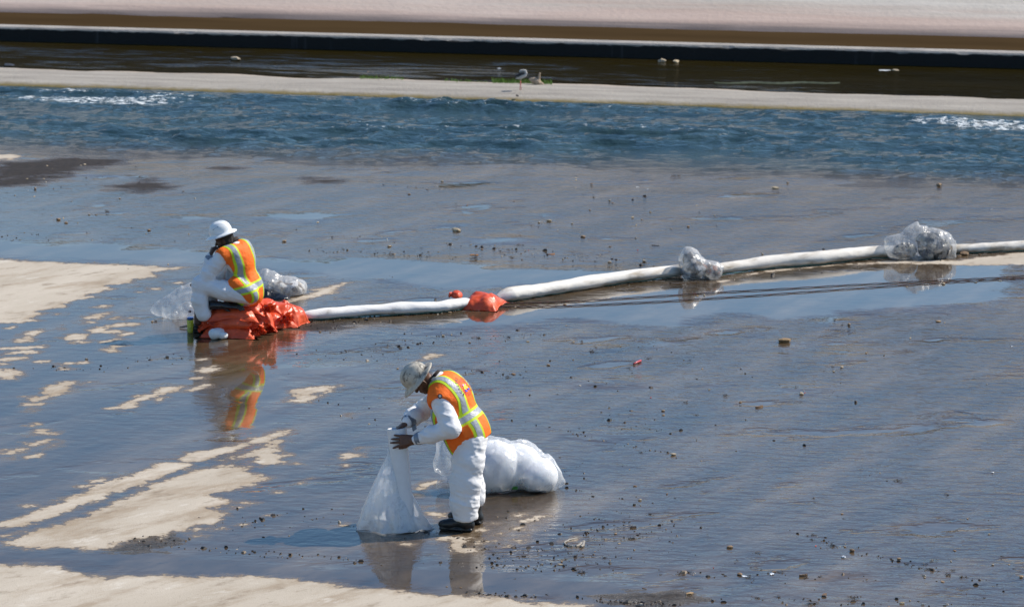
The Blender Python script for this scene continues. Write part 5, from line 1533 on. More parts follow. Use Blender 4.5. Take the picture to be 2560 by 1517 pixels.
boom('clean white boom between the sandbag pile and the single sandbag', [(745, 798, .035), (775, 800, .075), (880, 793, .090), (1000, 786, .095), (1090, 781, .085), (1125, 777, .092), (1165, 771, .088), (1182, 767, .05)], M_BOOM, 121, .74)
boom('straight white boom from the single sandbag to the first trash bag', [(1243, 757, .05), (1275, 753, .095), (1330, 744, .088), (1400, 733, .088), (1516, 714, .085), (1641, 698, .088), (1700, 690, .085)], M_BOOM3, 127)
boom('grey soiled boom between the two trash bags', [(1765, 690, .06), (1800, 687, .085), (1911, 673, .095), (2055, 661, .100), (2163, 648, .09), (2270, 642, .085)], M_BOOM2, 131)
boom('white boom running out of the picture beyond the larger trash bag', [(2350, 640, .06), (2389, 635, .068), (2480, 631, .072), (2560, 627, .072), (2700, 619, .075), (2860, 611, .07)], M_BOOM2, 137)

# ------------------------------------------------------------------ two ropes through the pool
m = NT('rope_dark'); rc = m.ramp(m.noise(60, 2), [(.45, (.022, .018, .018)), (.62, (.11, .03, .028))], 'LINEAR')
M_ROPE = m.done(m.bsdf(Base_Color=rc, Roughness=.8))
def rope(label, pts, seed):
    g = np.array([G(*p) for p in pts]); g[:, 2] = .009
    path = catmull(g, 240)
    path[:, 1] += .02 * fbm(path * 1.5, seed, 3); path[:, 2] += .002 * np.sin(np.arange(240) * .9)
    V, Fl = tube(path, .0062, 8)
    return tag(obj_np('rope', V, Fl, M_ROPE, origin=g[0]), label, 'rope', 'dark ropes lying in the still pool')
rope('upper of the two dark ropes, the one nearer the booms', [(1245, 761), (1420, 755), (1800, 732), (2200, 710), (2480, 696), (2760, 682)], 1)
rope('lower of the two dark ropes, the one nearer the camera', [(1245, 768), (1420, 766), (1700, 752), (2000, 732), (2300, 711), (2480, 700.5), (2760, 687)], 2)

# ------------------------------------------------------------------ bird, driftwood, grass on the bare strip
M_WHITEF = simple('feather_white', (.42, .41, .39), .8, .1, 60)
M_BLACKF = simple('feather_black', (.018, .018, .02), .6, .2, 60)
M_PINK = simple('leg_pink', (.55, .16, .16), .6)
M_BUFF = simple('buff', (.46, .36, .24), .8, .2, 40)
zi = zoomed(1270, 160, 1814 / 110.0)
fb = zi(510, 1100); YBIRD = G(*fb, .03)[1]
Bd = lambda x, y, dy=0.0: at(*zi(x, y), YBIRD + dy)
bird = empty('wading_bird', G(*fb, .03), 'black and white wading bird on pink legs preening on the bare strip', 'bird')
Fb_ = Field(Bd(540, 450) - .25, Bd(540, 450) + .25, .004)
Fb_.ell(Bd(560, 500), [.085, .05, .052], np.stack([unit(Bd(700, 430) - Bd(380, 600)), (0, 1, 0), unit(np.cross(unit(Bd(700, 430) - Bd(380, 600)), (0, 1, 0)))]), .02)
Fb_.chain([Bd(690, 470), Bd(735, 380), Bd(715, 300), Bd(650, 280), Bd(530, 310)], [.036, .026, .022, .020, .028], .012)
Fb_.cap(Bd(420, 580), Bd(330, 610), .022, .008, .02)
V, Q = Fb_.mesh(1); obj_np('body', V, Q, M_WHITEF, bird)
for sg in (-1, 1):
    Fw = Field(Bd(480, 470) - .2, Bd(480, 470) + .2, .004)
    ax_ = unit(Bd(640, 400) - Bd(320, 520))
    Fw.ell(Bd(500, 450, sg * .034), [.095, .018, .030], np.stack([ax_, (0, 1, 0), unit(np.cross(ax_, (0, 1, 0)))]), .01).cap(Bd(400, 490, sg * .03), Bd(310, 530, sg * .02), .018, .006, .01)
    V, Q = Fw.mesh(1); obj_np('wing', V, Q, M_BLACKF, bird)
for dx in (0, 1):
    Vt, Ft = tube([Bd(520 + 14 * dx, 600, .012 * dx), Bd(505 + 25 * dx, 850, .012 * dx), Bd(485 + 60 * dx, 1105, .015 * dx)], .0055, 8)
    obj_np('leg', Vt, Ft, M_PINK, bird)
Vt, Ft = tube([Bd(520, 320, -.03), Bd(600, 270, -.036), Bd(660, 285, -.034)], [.004, .003, .0015], 6)
obj_np('bill', Vt, Ft, M_BLACKF, bird)

M_DRIFT = simple('driftwood', (.36, .27, .19), .85, .25, 30, .01, 60)
dg = zi(1290, 880); YD = G(*dg, .03)[1]; Dd = lambda x, y, dy=0.0: at(*zi(x, y), YD + dy)
Fd = Field(Dd(1200, 700) - .3, Dd(1200, 700) + .3, .006)
Fd.chain([Dd(900, 640), Dd(1050, 690), Dd(1220, 760), Dd(1420, 850)], [.018, .05, .052, .028], .03)
Fd.cap(Dd(1260, 700), Dd(1310, 400), .022, .016, .02)
V, Q = Fd.mesh(1); V = wrinkle(V, Q, .008, 20, 3, X, .4, .6)
tag(obj_np('driftwood', V, Q, M_DRIFT, origin=G(*dg, .03)), 'pale driftwood lump with an upright stub beside the wading bird', 'driftwood')

rnd = random.Random(5)
gv, gf = [], []
def blade(p, h, lean, w):
    a = rnd.uniform(0, 6.28); d = np.array([math.cos(a), math.sin(a), 0]); k = len(gv)
    s_ = np.array([-d[1], d[0], 0]) * w
    gv.extend([p - s_, p + s_, p + s_ * .6 + d * lean * .4 + [0, 0, h * .6], p - s_ * .6 + d * lean * .4 + [0, 0, h * .6], p + d * lean + [0, 0, h]])
    gf.extend([[k, k + 1, k + 2, k + 3], [k + 3, k + 2, k + 4]])
for x0, x1, n, hh in ((900, 1010, 240, .085), (1110, 1150, 60, .06), (1150, 1240, 70, .05), (1230, 1380, 520, .10)):
    for _ in range(n):
        px = rnd.uniform(x0, x1); py = 198 + (px - 900) * .0295 + rnd.gauss(0, 1.6)
        blade(G(px, py, .02), hh * rnd.uniform(.35, 1.2), rnd.uniform(.01, .06), .005)
M_GRASS = simple('grass_green', (.075, .16, .018), .7, .4, 30, trans=.3)
tag(obj_np('grass', np.array(gv), gf, M_GRASS, smooth=False), 'fringe of bright green grass along the strip', kind='stuff')

# ------------------------------------------------------------------ stones, wood scraps, clumps of leaves and litter
rnd = random.Random(11); nrng = np.random.default_rng(4)
def ico(sub=1):
    bm = bmesh.new(); bmesh.ops.create_icosphere(bm, subdivisions=sub, radius=0.5)
    V = np.array([v.co[:] for v in bm.verts]); Fc = [[v.index for v in f.verts] for f in bm.faces]; bm.free()
    return V, Fc
def stone_mesh(name, seed, mat, dims=(1, .75, .55), rough=.6, sub=2):
    V, Fc = ico(sub)
    V = V * (1 + rough * fbm(V * 2.2 + seed, seed, 3))[:, None]
    V = np.round(V * 4.5 + .3 * vnoise(V * 3, seed)[:, None]) / 4.5 * .6 + V * .4        # broken faces
    V = V * dims; V[:, 2] -= V[:, 2].min(); V[:, 2] -= .05
    return mesh_data(name, V, Fc, mat, smooth=False)
def clump_mesh(name, seed, mat, n=26, flat=.22):
    r = random.Random(seed); parts = []
    for _ in range(n):
        c = np.array([r.gauss(0, .22), r.gauss(0, .20), 0]); a = r.uniform(0, 6.28)
        if r.random() < .45:      # twig
            L = r.uniform(.10, .42); d = np.array([math.cos(a), math.sin(a), r.uniform(-.05, .25)])
            c[2] = r.uniform(.01, .10); parts.append(tube([c - d * L / 2, c + d * .02, c + d * L / 2 + [0, 0, .03]], r.uniform(.007, .016), 5))
        else:                     # curled leaf
            s_ = r.uniform(.05, .14); u = np.array([math.cos(a), math.sin(a), r.uniform(-.3, .5)]); w = np.array([-math.sin(a), math.cos(a), r.uniform(-.3, .3)])
            c[2] = r.uniform(.02, flat)
            top = np.array([c - u * s_, c + w * s_ * .6, c + u * s_ * 1.1 + [0, 0, .03], c - w * s_ * .5 + [0, 0, .02]])
            parts.append((np.concatenate([top, top - [0, 0, .012]]), [[0, 1, 2, 3], [7, 6, 5, 4], [0, 4, 5, 1], [1, 5, 6, 2], [2, 6, 7, 3], [3, 7, 4, 0]]))
    V, Fc = merge(*parts); V[:, 2] -= max(V[:, 2].min(), -9) + .012
    return mesh_data(name, V, Fc, mat, smooth=False)
def plank_mesh(name, seed, mat, ratio=.22, hgt=.14):
    r = random.Random(seed); xs = np.linspace(-.5, .5, 9); V = []
    for x in xs:
        e = 1 - .35 * (abs(x) * 2) ** 4; o_ = .05 * math.sin(x * 5 + seed)
        V += [(x, -ratio / 2 * e + o_, 0), (x, ratio / 2 * e + o_ * .6, 0), (x, ratio / 2 * e * .9 + o_, hgt * r.uniform(.75, 1.1)), (x, -ratio / 2 * e * .9 + o_, hgt * r.uniform(.75, 1.1))]
    return mesh_data(name, np.array(V), grid_faces(9, 4, True).tolist() + [[3, 2, 1, 0], [32, 33, 34, 35]], mat, smooth=False)
def scrap_mesh(name, seed, mat):
    n = 9; g = np.linspace(-.5, .5, n); Xg, Yg = np.meshgrid(g, g * .7, indexing='ij')
    P3 = np.stack([Xg.ravel(), Yg.ravel(), 0 * Xg.ravel()], -1)
    z = .16 * (1 + ridged(P3 * 2.5 + seed, seed)); P3[:, 2] = z - z.min()
    P3[:, :2] *= (1 + .3 * fbm(P3 * 3, seed + 1))[:, None]
    V = np.concatenate([P3, P3 + [0, 0, .03]]); Q = grid_faces(n, n)
    return mesh_data(name, V, np.concatenate([Q[:, ::-1], Q + n * n]), mat, smooth=False)
MS = {'p': [simple('stone_pale', (.34, .28, .20), .85, .35, 9), simple('stone_cream', (.40, .32, .21), .85, .35, 9)],
      'b': [simple('stone_brown', (.20, .13, .075), .8, .35, 4), simple('scrap_tan', (.27, .185, .11), .8, .35, 4)],
      'd': [simple('lump_black', (.022, .018, .015), .5, .4, 6)],
      'D': [simple('leaf_dark', (.028, .020, .014), .55, .5, 8), simple('leaf_brown', (.065, .045, .028), .55, .5, 8)],
      'w': [simple('wood_wet', (.16, .095, .05), .7, .35, 8), simple('wood_dark', (.06, .04, .028), .7, .35, 8)],
      'y': [simple('stone_yellow', (.28, .185, .095), .8, .35, 9)], 'r': [simple('plastic_red', (.50, .035, .025), .45, .1, 4)],
      's': [simple('plastic_white', (.72, .74, .75), .3, .1, 4)], 'o': [simple('wood_orange', (.45, .19, .06), .7, .25, 6)]}
LIB = {}
for k, mats in MS.items():
    L_ = []
    for i, mt in enumerate(mats):
        for q in range(3):
            sd = ord(k) + 7 * i + 31 * q
            if k == 'D': L_.append(clump_mesh('clump', sd, mt, 22 + 5 * q))
            elif k == 'd' and q: L_.append(clump_mesh('flake', sd, mt, 5, .12))
            elif k in 'wo': L_.append(plank_mesh('scrap', sd, mt, .16 + .07 * q, .10 + .04 * q))
            elif k == 's': L_.append(scrap_mesh('scrap', sd, mt))
            else: L_.append(stone_mesh('stone', sd, mt, (1, .62 + .12 * q, .34 + .09 * q)))
    LIB[k] = L_
KIND = {'p': ('pale_stone', 'stone', 'small pale stone lying on the wet floor', 'pale stones scattered over the wet floor'),
        'b': ('brown_stone', 'stone', 'small brown stone or scrap lying on the wet floor', 'brown stones scattered over the wet floor'),
        'd': ('black_lump', 'lump', 'small black lump lying on the wet floor', 'black lumps scattered over the wet floor'),
        'D': ('leaf_clump', 'debris', 'dark clump of soggy leaves and twigs on the wet floor', 'leaf clumps washed over the wet floor'),
        'w': ('wood_scrap', 'wood', 'thin dark scrap of wood lying on the wet floor', 'wood scraps washed over the wet floor'),
        'y': ('yellow_stone', 'stone', 'yellowish stone lying on the wet floor', 'yellow stones on the wet floor'),
        'r': ('red_scrap', 'litter', 'tiny red scrap of litter on the wet floor', 'red litter scraps on the wet floor'),
        's': ('plastic_scrap', 'litter', 'crumpled white plastic scrap on the wet floor', 'white plastic scraps on the wet floor'),
        'o': ('orange_wood', 'wood', 'flat orange brown piece of wood on the wet floor', 'orange wood pieces on the wet floor')}
def floor_z(g):
    t = g[:2] @ DT
    return 0.0 if t < T_RIVER - 2.5 else -(t - (T_RIVER - 2.5)) * .02
def piece(px, py, kind, wpx, label=None, rot=None, z=None, tall=1.0, name=None, cat=None, group=None, which=None):
    g = G(px, py, 0.0 if z is None else z)
    w = wpx / (F_PX / g[1])
    nm, ct, lb, gr = KIND[kind]
    o = bpy.data.objects.new(name or nm, LIB[kind][rnd.randrange(len(LIB[kind])) if which is None else which]); col.objects.link(o)
    o.location = (g[0], g[1], floor_z(g) if z is None else z)
    o.rotation_euler = (0, 0, rnd.uniform(0, 6.28) if rot is None else rot)
    o.scale = (w, w * rnd.uniform(.7, 1.0), w * tall * rnd.uniform(.55, 1.05))
    return tag(o, label or lb, cat or ct, (None if label else gr) if group is None else group)
# notable single pieces first
N_ = lambda conv, x, y, *a, **k: piece(*conv(x, y), *a, **k)
zA = zoomed(800, 360, 2505 / 900.); zB = zoomed(1700, 360, 2505 / 860.); zC = zoomed(1300, 760, 2505 / 1260.); zD = zoomed(1400, 1120, 2505 / 1160.)
zE, zF = ze, zf
N_(zA, 950, 606, 'p', 27, 'pale stone clearly mirrored at the edge of a still puddle, far middle of the floor')
N_(zA, 1075, 795, 'D', 30, 'leaf clump under an orange brown board in the middle distance'); N_(zA, 1072, 778, 'o', 22, 'orange brown board lying on a leaf clump', rot=.1, z=.03)
N_(zA, 1605, 768, 'o', 24, 'orange stick lying slantwise in the dark debris behind the single sandbag', rot=.5)
N_(zC, 1318, 190, 'y', 38, 'large tan block of wood lying alone on the rippled floor right of the pool', rot=.1, tall=.8, name='wood_block', cat='wood')
N_(zC, 583, 295, 'r', 4, 'short pink red tube lying by a dark twig', rot=.9, name='red_tube', which=0)
bpy.data.objects.remove(bpy.data.objects['red_tube'])
ga = G(*zC(566, 303)); gb = G(*zC(600, 286)); Vt, Ft = tube([ga + [0, 0, .012], (ga + gb) / 2 + [0, 0, .016], gb + [0, 0, .012]], .012, 10)
M_TUBE = simple('tube_red', (.42, .06, .07), .4, .1, 10)
tag(obj_np('red_tube', Vt, Ft, M_TUBE, origin=ga), 'short pinkish red tube lying by a dark twig on the rippled floor', 'tube')
N_(zD, 1314, 692, 'w', 22, 'squarish dark brown block with leaves at its foot near the bottom edge', rot=.2, tall=2.2, name='wood_block', cat='wood', which=2)
N_(zD, 700, 787, 'y', 22, 'bright yellowish stone at the edge of the dark pool near the bottom')
N_(zD, 1845, 838, 'p', 14, 'upright white stone at the bottom edge of the picture', tall=1.8, which=3)
N_(zD, 1828, 178, 'D', 25, 'black leaf clump with raised leaves standing alone on the right', tall=1.6)
N_(zD, 1585, 810, 'D', 40, 'wide black leaf clump near the bottom edge right of the yellow stone'); N_(zD, 1360, 838, 'D', 48, 'broad leaf clump at the bottom edge below the brown block')
N_(zB, 695, 314, 'p', 18, 'pale lone stone on the far rippled floor near the river edge'); N_(zB, 1888, 284, 'b', 20, 'dark brown lump at the very edge of the river')
N_(zA, 2462, 207, 'D', 24, 'leaf clump with pale specks at the river edge'); N_(zB, 2062, 808, 'b', 22, 'brown crumbled lump against the boom right of the larger trash bag')
N_(zF, 1228, 425, 'y', 10, 'small tan stone on the floor above the head of the standing worker', name='tan_stone')
N_(zE, 1255, 545, 'p', 14, 'pale stone with a dark scrap behind it below the white scum streak')
DA = "575,165,d,9 620,352,b,9 1350,400,b,8 1006,462,p,5 1780,224,p,9 1780,240,p,8 1890,274,b,9 1780,300,p,5 2210,296,s,8 2280,309,s,5 1988,324,d,6 2035,411,b,13 2015,398,p,8 1795,469,d,6 1878,462,b,7 2298,474,p,10 2175,514,p,11 2240,527,b,7 1595,538,p,16 1525,549,p,9 1545,545,p,7 1755,557,p,8 1470,567,d,6 1520,580,d,6 1655,600,p,6 1810,620,p,5 1828,650,b,16 85,647,d,7 640,693,d,7 480,716,p,13 1050,702,p,6 1310,736,D,12 1450,740,r,5 1335,792,D,18 2018,715,b,10 2335,708,w,28 2210,740,r,6 1690,803,p,7 1720,792,p,7 2015,823,p,12 2060,806,d,10 2255,818,p,15 1915,818,D,14 970,222,d,5 850,258,p,9 745,318,w,10 1025,428,w,14 945,415,D,12 875,298,d,4 540,755,d,5 575,752,d,4 490,768,D,18 430,650,p,4 825,752,p,6 905,760,p,5 945,784,p,5 1265,785,p,6 1380,705,D,20 1410,705,D,12 1490,730,d,6 1125,735,b,9 1405,805,b,6 2130,790,d,7 2195,655,p,7 2445,592,p,6 2410,575,d,6 2200,565,p,8 2115,553,d,5"
DB = "1780,418,D,18 2050,518,d,9 120,447,p,8 60,604,b,15 1045,768,d,10 785,266,b,9 2040,815,b,10 2090,800,p,10 250,524,p,5 600,805,p,8 205,416,p,5 1470,604,s,5 1860,404,s,4 2270,480,s,6"
DC = "230,108,p,7 140,305,b,11 905,322,b,11 755,385,d,9 655,337,d,8 940,427,p,7 1600,315,p,15 1555,312,D,15 1720,245,b,8 1810,255,w,15 2080,88,b,20 2445,212,s,8 1940,171,p,10 1635,106,b,16 1600,104,D,12 1563,84,d,9 1595,392,d,8 1370,414,D,20 1400,449,p,20 1095,489,b,14 1190,513,w,30 712,532,b,11 712,552,b,12 875,551,D,17 1020,455,D,24 825,488,D,18 500,213,y,7 38,187,p,10 760,748,p,14 345,675,p,7 972,601,d,8 600,738,D,16 2020,767,d,9 650,465,r,5 1140,507,p,6 2110,93,p,6 2320,398,p,5 1415,442,r,4 265,190,p,10 305,186,D,14 360,237,D,28 375,217,D,15 150,282,d,10 265,278,b,9 540,318,D,22 640,270,D,22 605,234,d,6 690,385,d,5 615,687,D,9 505,622,d,6 295,617,D,9 1315,325,d,8 1510,333,D,10 1560,337,p,8 880,373,D,14 960,310,d,5 1350,140,d,5"
DD = "610,38,p,17 375,115,b,8 405,205,b,13 430,281,p,14 483,354,D,14 578,248,b,8 572,438,d,8 1828,79,d,13 1980,55,d,10 2335,132,s,10 2090,252,D,20 1522,356,b,11 1530,380,D,12 1590,392,d,9 1562,388,d,5 920,536,b,19 1062,565,D,24 1380,529,r,8 1408,537,b,8 1538,533,y,9 1575,557,b,19 1530,589,s,17 955,602,D,12 850,627,d,6 828,645,r,5 1155,667,b,16 1145,680,s,16 970,682,b,21 995,693,s,17 1020,700,D,24 1330,699,D,20 1405,695,D,20 1035,723,w,16 1425,795,w,30 2065,463,d,9 2315,465,p,9 2110,610,p,8 2335,631,p,11 2425,627,p,7 2130,553,b,15 2385,583,D,17 2095,684,D,28 2170,698,D,24 2065,721,b,16 1968,699,p,9 2490,697,b,17 2415,687,d,6 1970,627,D,24 1990,653,D,28 2045,663,D,17 1870,625,D,22 1830,596,b,14 2200,382,b,11 2290,807,D,18 110,670,D,38 240,592,D,18 25,603,D,24 380,487,D,22 395,428,w,20 1470,526,D,34 1370,468,D,20 1360,494,D,24 1430,505,d,9 1335,475,D,16 1320,440,D,9 640,680,D,24 700,672,D,26 1185,670,D,30 1030,640,D,10 1085,658,D,9 945,622,d,6 2010,610,D,26 2120,660,D,20 2270,708,p,5 2195,785,w,17 1180,802,D,24 1060,806,D,24 965,793,d,6 880,680,w,10 1265,820,D,14 690,838,D,10 455,757,w,18 830,772,d,7 730,575,w,8 270,605,p,5 315,514,p,8 300,463,b,11 350,400,D,12 190,557,y,5 415,612,d,5 500,295,d,7 620,270,D,12 1370,270,D,16 1272,313,d,7 1775,855,b,9 2390,755,D,10 2450,650,D,14 2250,740,d,10 1640,690,d,6 755,655,d,4"
DE = "575,515,b,6 1270,515,b,9 1615,410,y,7 70,777,y,8 215,785,b,10 790,815,b,6 980,861,p,5 1115,859,D,15 1490,626,D,28 1715,475,D,17 925,560,b,9 1060,543,p,10 785,694,D,8 2060,517,d,5 2360,178,b,8 1980,273,D,15 1830,230,D,13 430,583,d,6 360,838,p,6 1210,586,d,7 2300,520,d,4 1630,525,D,8 1540,540,D,12 1310,480,D,12 1500,462,D,14 1480,45,d,5 1450,70,d,5 1925,105,D,12 2190,18,D,14 2010,157,D,22 1870,325,p,9 1855,155,D,9 1660,133,d,5 120,690,D,14 150,640,d,5 830,572,D,7 880,600,d,4 2300,650,D,14 1100,525,d,5 570,580,d,5 1380,615,d,6"
DF = "398,328,y,6 1935,465,d,7 2440,482,b,14 1700,86,p,11 1790,74,p,9 1590,15,D,10 1980,155,b,9 2050,292,p,6 2410,665,b,8 2290,347,d,6 1120,203,p,5 415,42,b,8 2140,373,D,8 2385,99,D,24 2070,107,D,24 1730,145,p,4 1055,203,d,5 640,250,D,11 885,178,d,5 1660,85,D,10 1490,162,p,5 1920,405,D,10 2110,468,D,10 2380,515,D,22 2180,498,d,8 1315,325,p,4 1820,205,d,4 1900,15,d,5 1005,45,d,4 90,475,d,4 1820,1240,d,4 930,1000,p,8 2200,660,D,12"
DG = "115,404,p,11 207,401,p,9 197,403,p,8 86,463,b,13 84,481,p,10 66,438,p,7 107,438,p,7 128,412,p,6 175,493,p,6 293,486,p,7 262,518,D,20 262,524,d,10 218,526,p,8 234,526,b,8 143,538,b,14 155,534,p,8 160,546,b,11 190,546,p,6 90,574,d,5 268,574,d,5 310,557,d,6 322,557,d,6 365,564,b,11 357,572,p,7 231,641,p,7 411,647,p,7 462,573,p,6 777,544,p,12 695,591,b,16 830,576,d,6 955,603,p,8 1030,607,D,12 380,786,D,20 372,787,b,8 445,877,D,12 313,657,d,6 290,640,d,5 1253,750,p,9 1381,745,b,12 1705,724,b,11 1722,723,p,10 2218,702,p,8 2307,695,p,14 2385,691,p,12 2445,687,p,11 1260,752,p,10 905,772,p,9 860,778,p,8 880,775,b,8 930,771,p,9 955,769,p,9 965,771,b,8 800,783,p,8 830,781,p,8 1080,766,p,9 1100,765,b,12 1150,757,p,9 1175,754,p,8 1600,688,d,8 1655,683,d,10 1895,656,p,8 1930,655,p,7 2345,629,b,10 2395,624,b,10 985,770,p,7 770,790,p,7 640,860,d,5 505,885,d,6 2295,446,b,14 1660,424,D,18"
for conv, txt in ((zA, DA), (zB, DB), (zC, DC), (zD, DD), (zE, DE), (zF, DF), (disp, DG)):
    for item in txt.split():
        x, y, k, w = item.split(',')
        w = float(w) * (1.022 if conv is disp else 1.0)
        piece(*conv(float(x), float(y)), k, max(w * (.82 if k in 'd' else .9 if k == 'D' else .85), 3.8))
# things standing or floating in the side channel
def water_stone(px, py, w, label, seed, k='p', tall=1.0):
    return piece(px, py, k, w, label, z=Z_WATER - .01, tall=tall)
water_stone(588, 152, 32, 'pale boulder standing in the side channel on the left', 1, tall=.75)
water_stone(1654, 156, 24, 'left of two pale boulders close together in the side channel', 2)
water_stone(1690, 157, 30, 'right of two pale boulders close together in the side channel', 3)
water_stone(2238, 178, 24, 'pale boulder with a white scrap beside it in the side channel', 4, tall=.7)
piece(2212, 177, 's', 28, 'white scrap floating beside a pale boulder in the side channel', z=Z_WATER, tall=.22)
piece(22, 165, 'd', 48, 'low dark rock lying in the side channel at the left edge', z=Z_WATER - .01, tall=.5, name='dark_rock', cat='rock')
piece(1248, 173, 's', 9, 'tiny pale scrap floating behind the wading bird', z=Z_WATER)
piece(920, 181, 'b', 8, 'small brown lump on the back edge of the bare strip', z=.02)
piece(1293, 241, 'd', 12, 'small black lump on the bare strip below the wading bird', z=.03)
V = []; n = 40
for k, x in enumerate(np.linspace(1785, 2100, n)):
    w_ = .10 * math.sin(math.pi * (k + .5) / n) ** .6 + .02
    c = G(x, 207 + 1 * math.sin(k * .4), Z_WATER + .012)
    V += [c - [0, w_, .02], c + [0, -w_ * .3, .008 + .003 * math.sin(k * 1.7)], c + [0, w_ * .4, .009 + .003 * math.sin(k * 2.3)], c + [0, w_, -.02]]
M_SCUM = simple('sheet_green', (.05, .06, .04), .8, .3, 8, spec=.1)
tag(obj_np('plastic_sheet', np.array(V), grid_faces(n, 4)[:, ::-1], M_SCUM, origin=G(1940, 207, Z_WATER)), 'long pale green plastic sheet floating in the side channel', 'sheet')
# white curled scum left on the floor in front of the stuffed bag
Vt, Ft = merge(tube(catmull([np.array([*G(*ze(x, y))[:2], .006]) for x, y in ((1430, 275), (1350, 295), (1295, 325), (1340, 355), (1385, 362))], 40), .008, 6), tube(catmull([np.array([*G(*ze(x, y))[:2], .006]) for x, y in ((1420, 360), (1460, 345), (1500, 312), (1490, 345), (1470, 370))], 40), .013, 6))
Vt = Vt + .006 * np.stack([vnoise(Vt * 40 + q, 3) for q in range(3)], -1)
tag(obj_np('scum', Vt, Ft, simple('scum_grey', (.24, .22, .19), .6, .3, 30), smooth=True), 'curl of pale dried scum on the wet floor', kind='stuff')

# fine wash of grit and leaf specks: one uncountable mass
def specks(n_by, seed):
    r = np.random.default_rng(seed); P_ = []
    for (conv, x0, y0, x1, y1, wd, n) in n_by:
        t = r.random(n); q = r.normal(0, 1, n) * wd
        for a, b in zip(t, q):
            cl_ = math.sin(a * 37 + seed + y0) + math.sin(a * 91 + x0) + r.normal(0, .8)
            if cl_ < -.2: continue
            px, py = conv(x0 + (x1 - x0) * a, y0 + (y1 - y0) * a + b * .45)
            P_.append(G(px + b * 1.1 + r.normal(0, 6), py + r.normal(0, 2))[:2])
    return np.array(P_)
bands = [(zE, 1850, 60, 1100, 560, 110, 560), (zE, 300, 570, 1300, 545, 60, 260), (zE, 300, 380, 1400, 420, 110, 200), (zE, 1600, 930, 2300, 950, 30, 420), (zE, 350, 850, 1000, 885, 14, 200),
         (zF, 1050, 200, 2500, 60, 60, 200), (zF, 600, 330, 1500, 120, 50, 160), (zF, 1900, 420, 2500, 500, 60, 150), (zA, 0, 740, 800, 770, 30, 260), (zA, 1000, 720, 2100, 800, 70, 420), (zA, 0, 240, 900, 320, 40, 130), (zA, 1700, 250, 2500, 560, 90, 130),
         (disp, 0, 470, 330, 395, 30, 420), (disp, 0, 580, 440, 590, 14, 160), (disp, 100, 525, 280, 540, 18, 80), (disp, 680, 560, 1000, 600, 25, 90), (zC, 0, 300, 700, 660, 110, 330), (zC, 600, 200, 1700, 500, 130, 130), (zC, 100, 600, 700, 740, 60, 200),
         (zD, 100, 60, 450, 600, 90, 420), (zD, 1300, 450, 1650, 580, 45, 150), (zD, 1800, 600, 2250, 720, 45, 200), (zD, 600, 680, 2200, 720, 50, 180), (zD, 300, 830, 2300, 830, 25, 260), (zb, 1250, 920, 2450, 990, 60, 260), (zb, 1550, 800, 2450, 640, 60, 200), (zb, 850, 880, 1250, 850, 30, 130),
         (za, 900, 860, 1600, 800, 40, 120), (za, 0, 900, 1000, 900, 40, 100), (disp, 760, 800, 960, 775, 14, 420), (disp, 960, 772, 1250, 752, 6, 160), (disp, 1300, 712, 1640, 690, 6, 90), (disp, 1700, 690, 2300, 640, 6, 130), (disp, 820, 1010, 1010, 1000, 60, 60), (disp, 0, 300, 2504, 1300, 400, 300), (zs, 100, 1060, 600, 1090, 40, 130), (zs, 500, 1090, 1100, 1180, 60, 160)]
P_ = specks(bands, 3)
keep = (P_ @ DT < T_RIVER - .2)
P_ = P_[keep]; P_ = P_[np.random.default_rng(2).random(len(P_)) < .5]
r = np.random.default_rng(8); n = len(P_)
sz = np.exp(r.normal(math.log(.0068), .62, n)).clip(.0025, .030); an = r.random(n) * 6.283
asp = r.uniform(.3, .9, n); hz_ = sz * r.uniform(.25, .8, n)
cor = np.array([[-1, -1], [1, -.8], [.8, 1], [-.7, .9]])
Vs = np.zeros((n, 8, 3))
zf_ = np.array([floor_z(p) for p in P_])
for k in range(8):
    c = cor[k % 4] * (1 if k < 4 else .55)
    x = c[0] * sz * r.uniform(.7, 1.3, n); y = c[1] * sz * asp * r.uniform(.7, 1.3, n)
    Vs[:, k, 0] = P_[:, 0] + x * np.cos(an) - y * np.sin(an); Vs[:, k, 1] = P_[:, 1] + x * np.sin(an) + y * np.cos(an)
    Vs[:, k, 2] = zf_ + (-.002 if k < 4 else hz_)
base_f = np.array([[4, 5, 6, 7], [0, 1, 5, 4], [1, 2, 6, 5], [2, 3, 7, 6], [3, 0, 4, 7]])
Fs = (np.arange(n)[:, None, None] * 8 + base_f).reshape(-1, 4)
m = NT('grit'); isl = m.n('ShaderNodeNewGeometry').outputs['Random Per Island']
M_GRIT = m.done(m.bsdf(Base_Color=m.ramp(isl, [(0, (.012, .010, .008)), (.55, (.030, .022, .016)), (.72, (.075, .05, .032)), (.88, (.20, .15, .10)), (.95, (.40, .35, .28))], 'CONSTANT'), Roughness=.6))
tag(obj_np('debris', Vs.reshape(-1, 3), Fs, M_GRIT, smooth=False), 'fine wash of grit and leaf specks over the wet floor', kind='stuff')

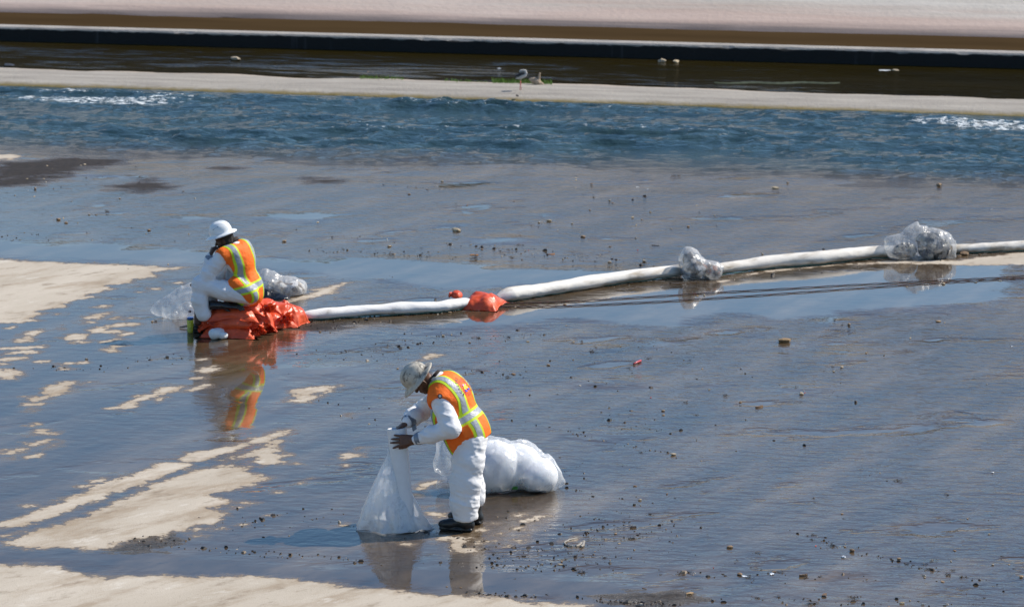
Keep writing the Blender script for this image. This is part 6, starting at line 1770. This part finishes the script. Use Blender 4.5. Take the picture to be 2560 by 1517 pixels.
# ------------------------------------------------------------------ what sets each scattered piece apart: where it lies
MARKS = [('the seated worker', (560, 845), 130), ('the single orange sandbag', (1207, 775), 70), ('the smaller trash bag', (1750, 700), 70), ('the larger trash bag', (2300, 650), 90),
         ('the standing worker', (1160, 1330), 110), ('the stuffed white bag', (1330, 1240), 110), ('the tan wood block', (1963, 856), 50), ('the red tube', (1593, 908), 40), ('the dark brown block', (2008, 1440), 40),
         ('the bright yellowish stone', (1724, 1484), 40), ('the upright black clump', (2247, 1202), 40), ('the big dry patch', (350, 1260), 250), ('the mirrored pale stone', (1141, 577), 40),
         ('the grey patch of silt', (120, 415), 60), ('the still puddle', (745, 541), 60), ('the left dry corner', (60, 690), 60), ('the lone river stone', (1938, 468), 40), ('the orange stick', (1376, 636), 40), ('the board on leaves', (1185, 640), 40), ('the curl of scum', (1430, 1360), 40), ('the river edge lump', (2348, 457), 40)]
ORD = ['nearest', 'second nearest', 'third nearest', 'fourth nearest', 'fifth nearest', 'sixth nearest', 'seventh nearest', 'eighth nearest', 'ninth nearest', 'tenth nearest']
NOUN = {'pale_stone': 'small pale stone', 'brown_stone': 'small brown stone', 'black_lump': 'small black lump', 'leaf_clump': 'dark soggy leaf clump', 'wood_scrap': 'thin wood scrap', 'yellow_stone': 'yellowish stone', 'red_scrap': 'tiny red scrap', 'plastic_scrap': 'white plastic scrap', 'orange_wood': 'orange wood piece', 'tan_stone': 'tan stone'}
defaults = {v[2] for v in KIND.values()}
Rm = np.array(cam.rotation_euler.to_matrix())
def px_of(p):
    q = (np.asarray(p) - np.array([0, 0, CAM_H])) @ Rm
    return CX + F_PX * q[0] / -q[2], CY - F_PX * q[1] / -q[2]
buckets = {}
for o in list(col.objects):
    if o.parent is None and o.get('label') in defaults:
        x, y = px_of(o.location)
        best = min(MARKS, key=lambda mk: math.hypot(x - mk[1][0], (y - mk[1][1]) * 2.0) - mk[2] * .4)
        dx, dy = x - best[1][0], (y - best[1][1]) * 2.0
        if abs(dx) > 1.6 * abs(dy): w_ = 'left of' if dx < 0 else 'right of'
        elif abs(dy) > 1.6 * abs(dx): w_ = 'behind' if dy < 0 else 'in front of'
        else: w_ = ('behind and ' if dy < 0 else 'front and ') + ('left of' if dx < 0 else 'right of')
        buckets.setdefault((o.name.split('.')[0], w_, best[0]), []).append((math.hypot(dx, dy), o))
for (nm, w_, mk), lst in buckets.items():
    lst.sort(key=lambda q: q[0])
    for i, (_, o) in enumerate(lst):
        if len(lst) == 1: o['label'] = '%s %s %s' % (NOUN[nm], w_, mk)
        else: o['label'] = '%s %s %s, %s' % (NOUN[nm], w_, mk, 'farthest' if i == len(lst) - 1 and i > 1 else ORD[min(i, 9)])
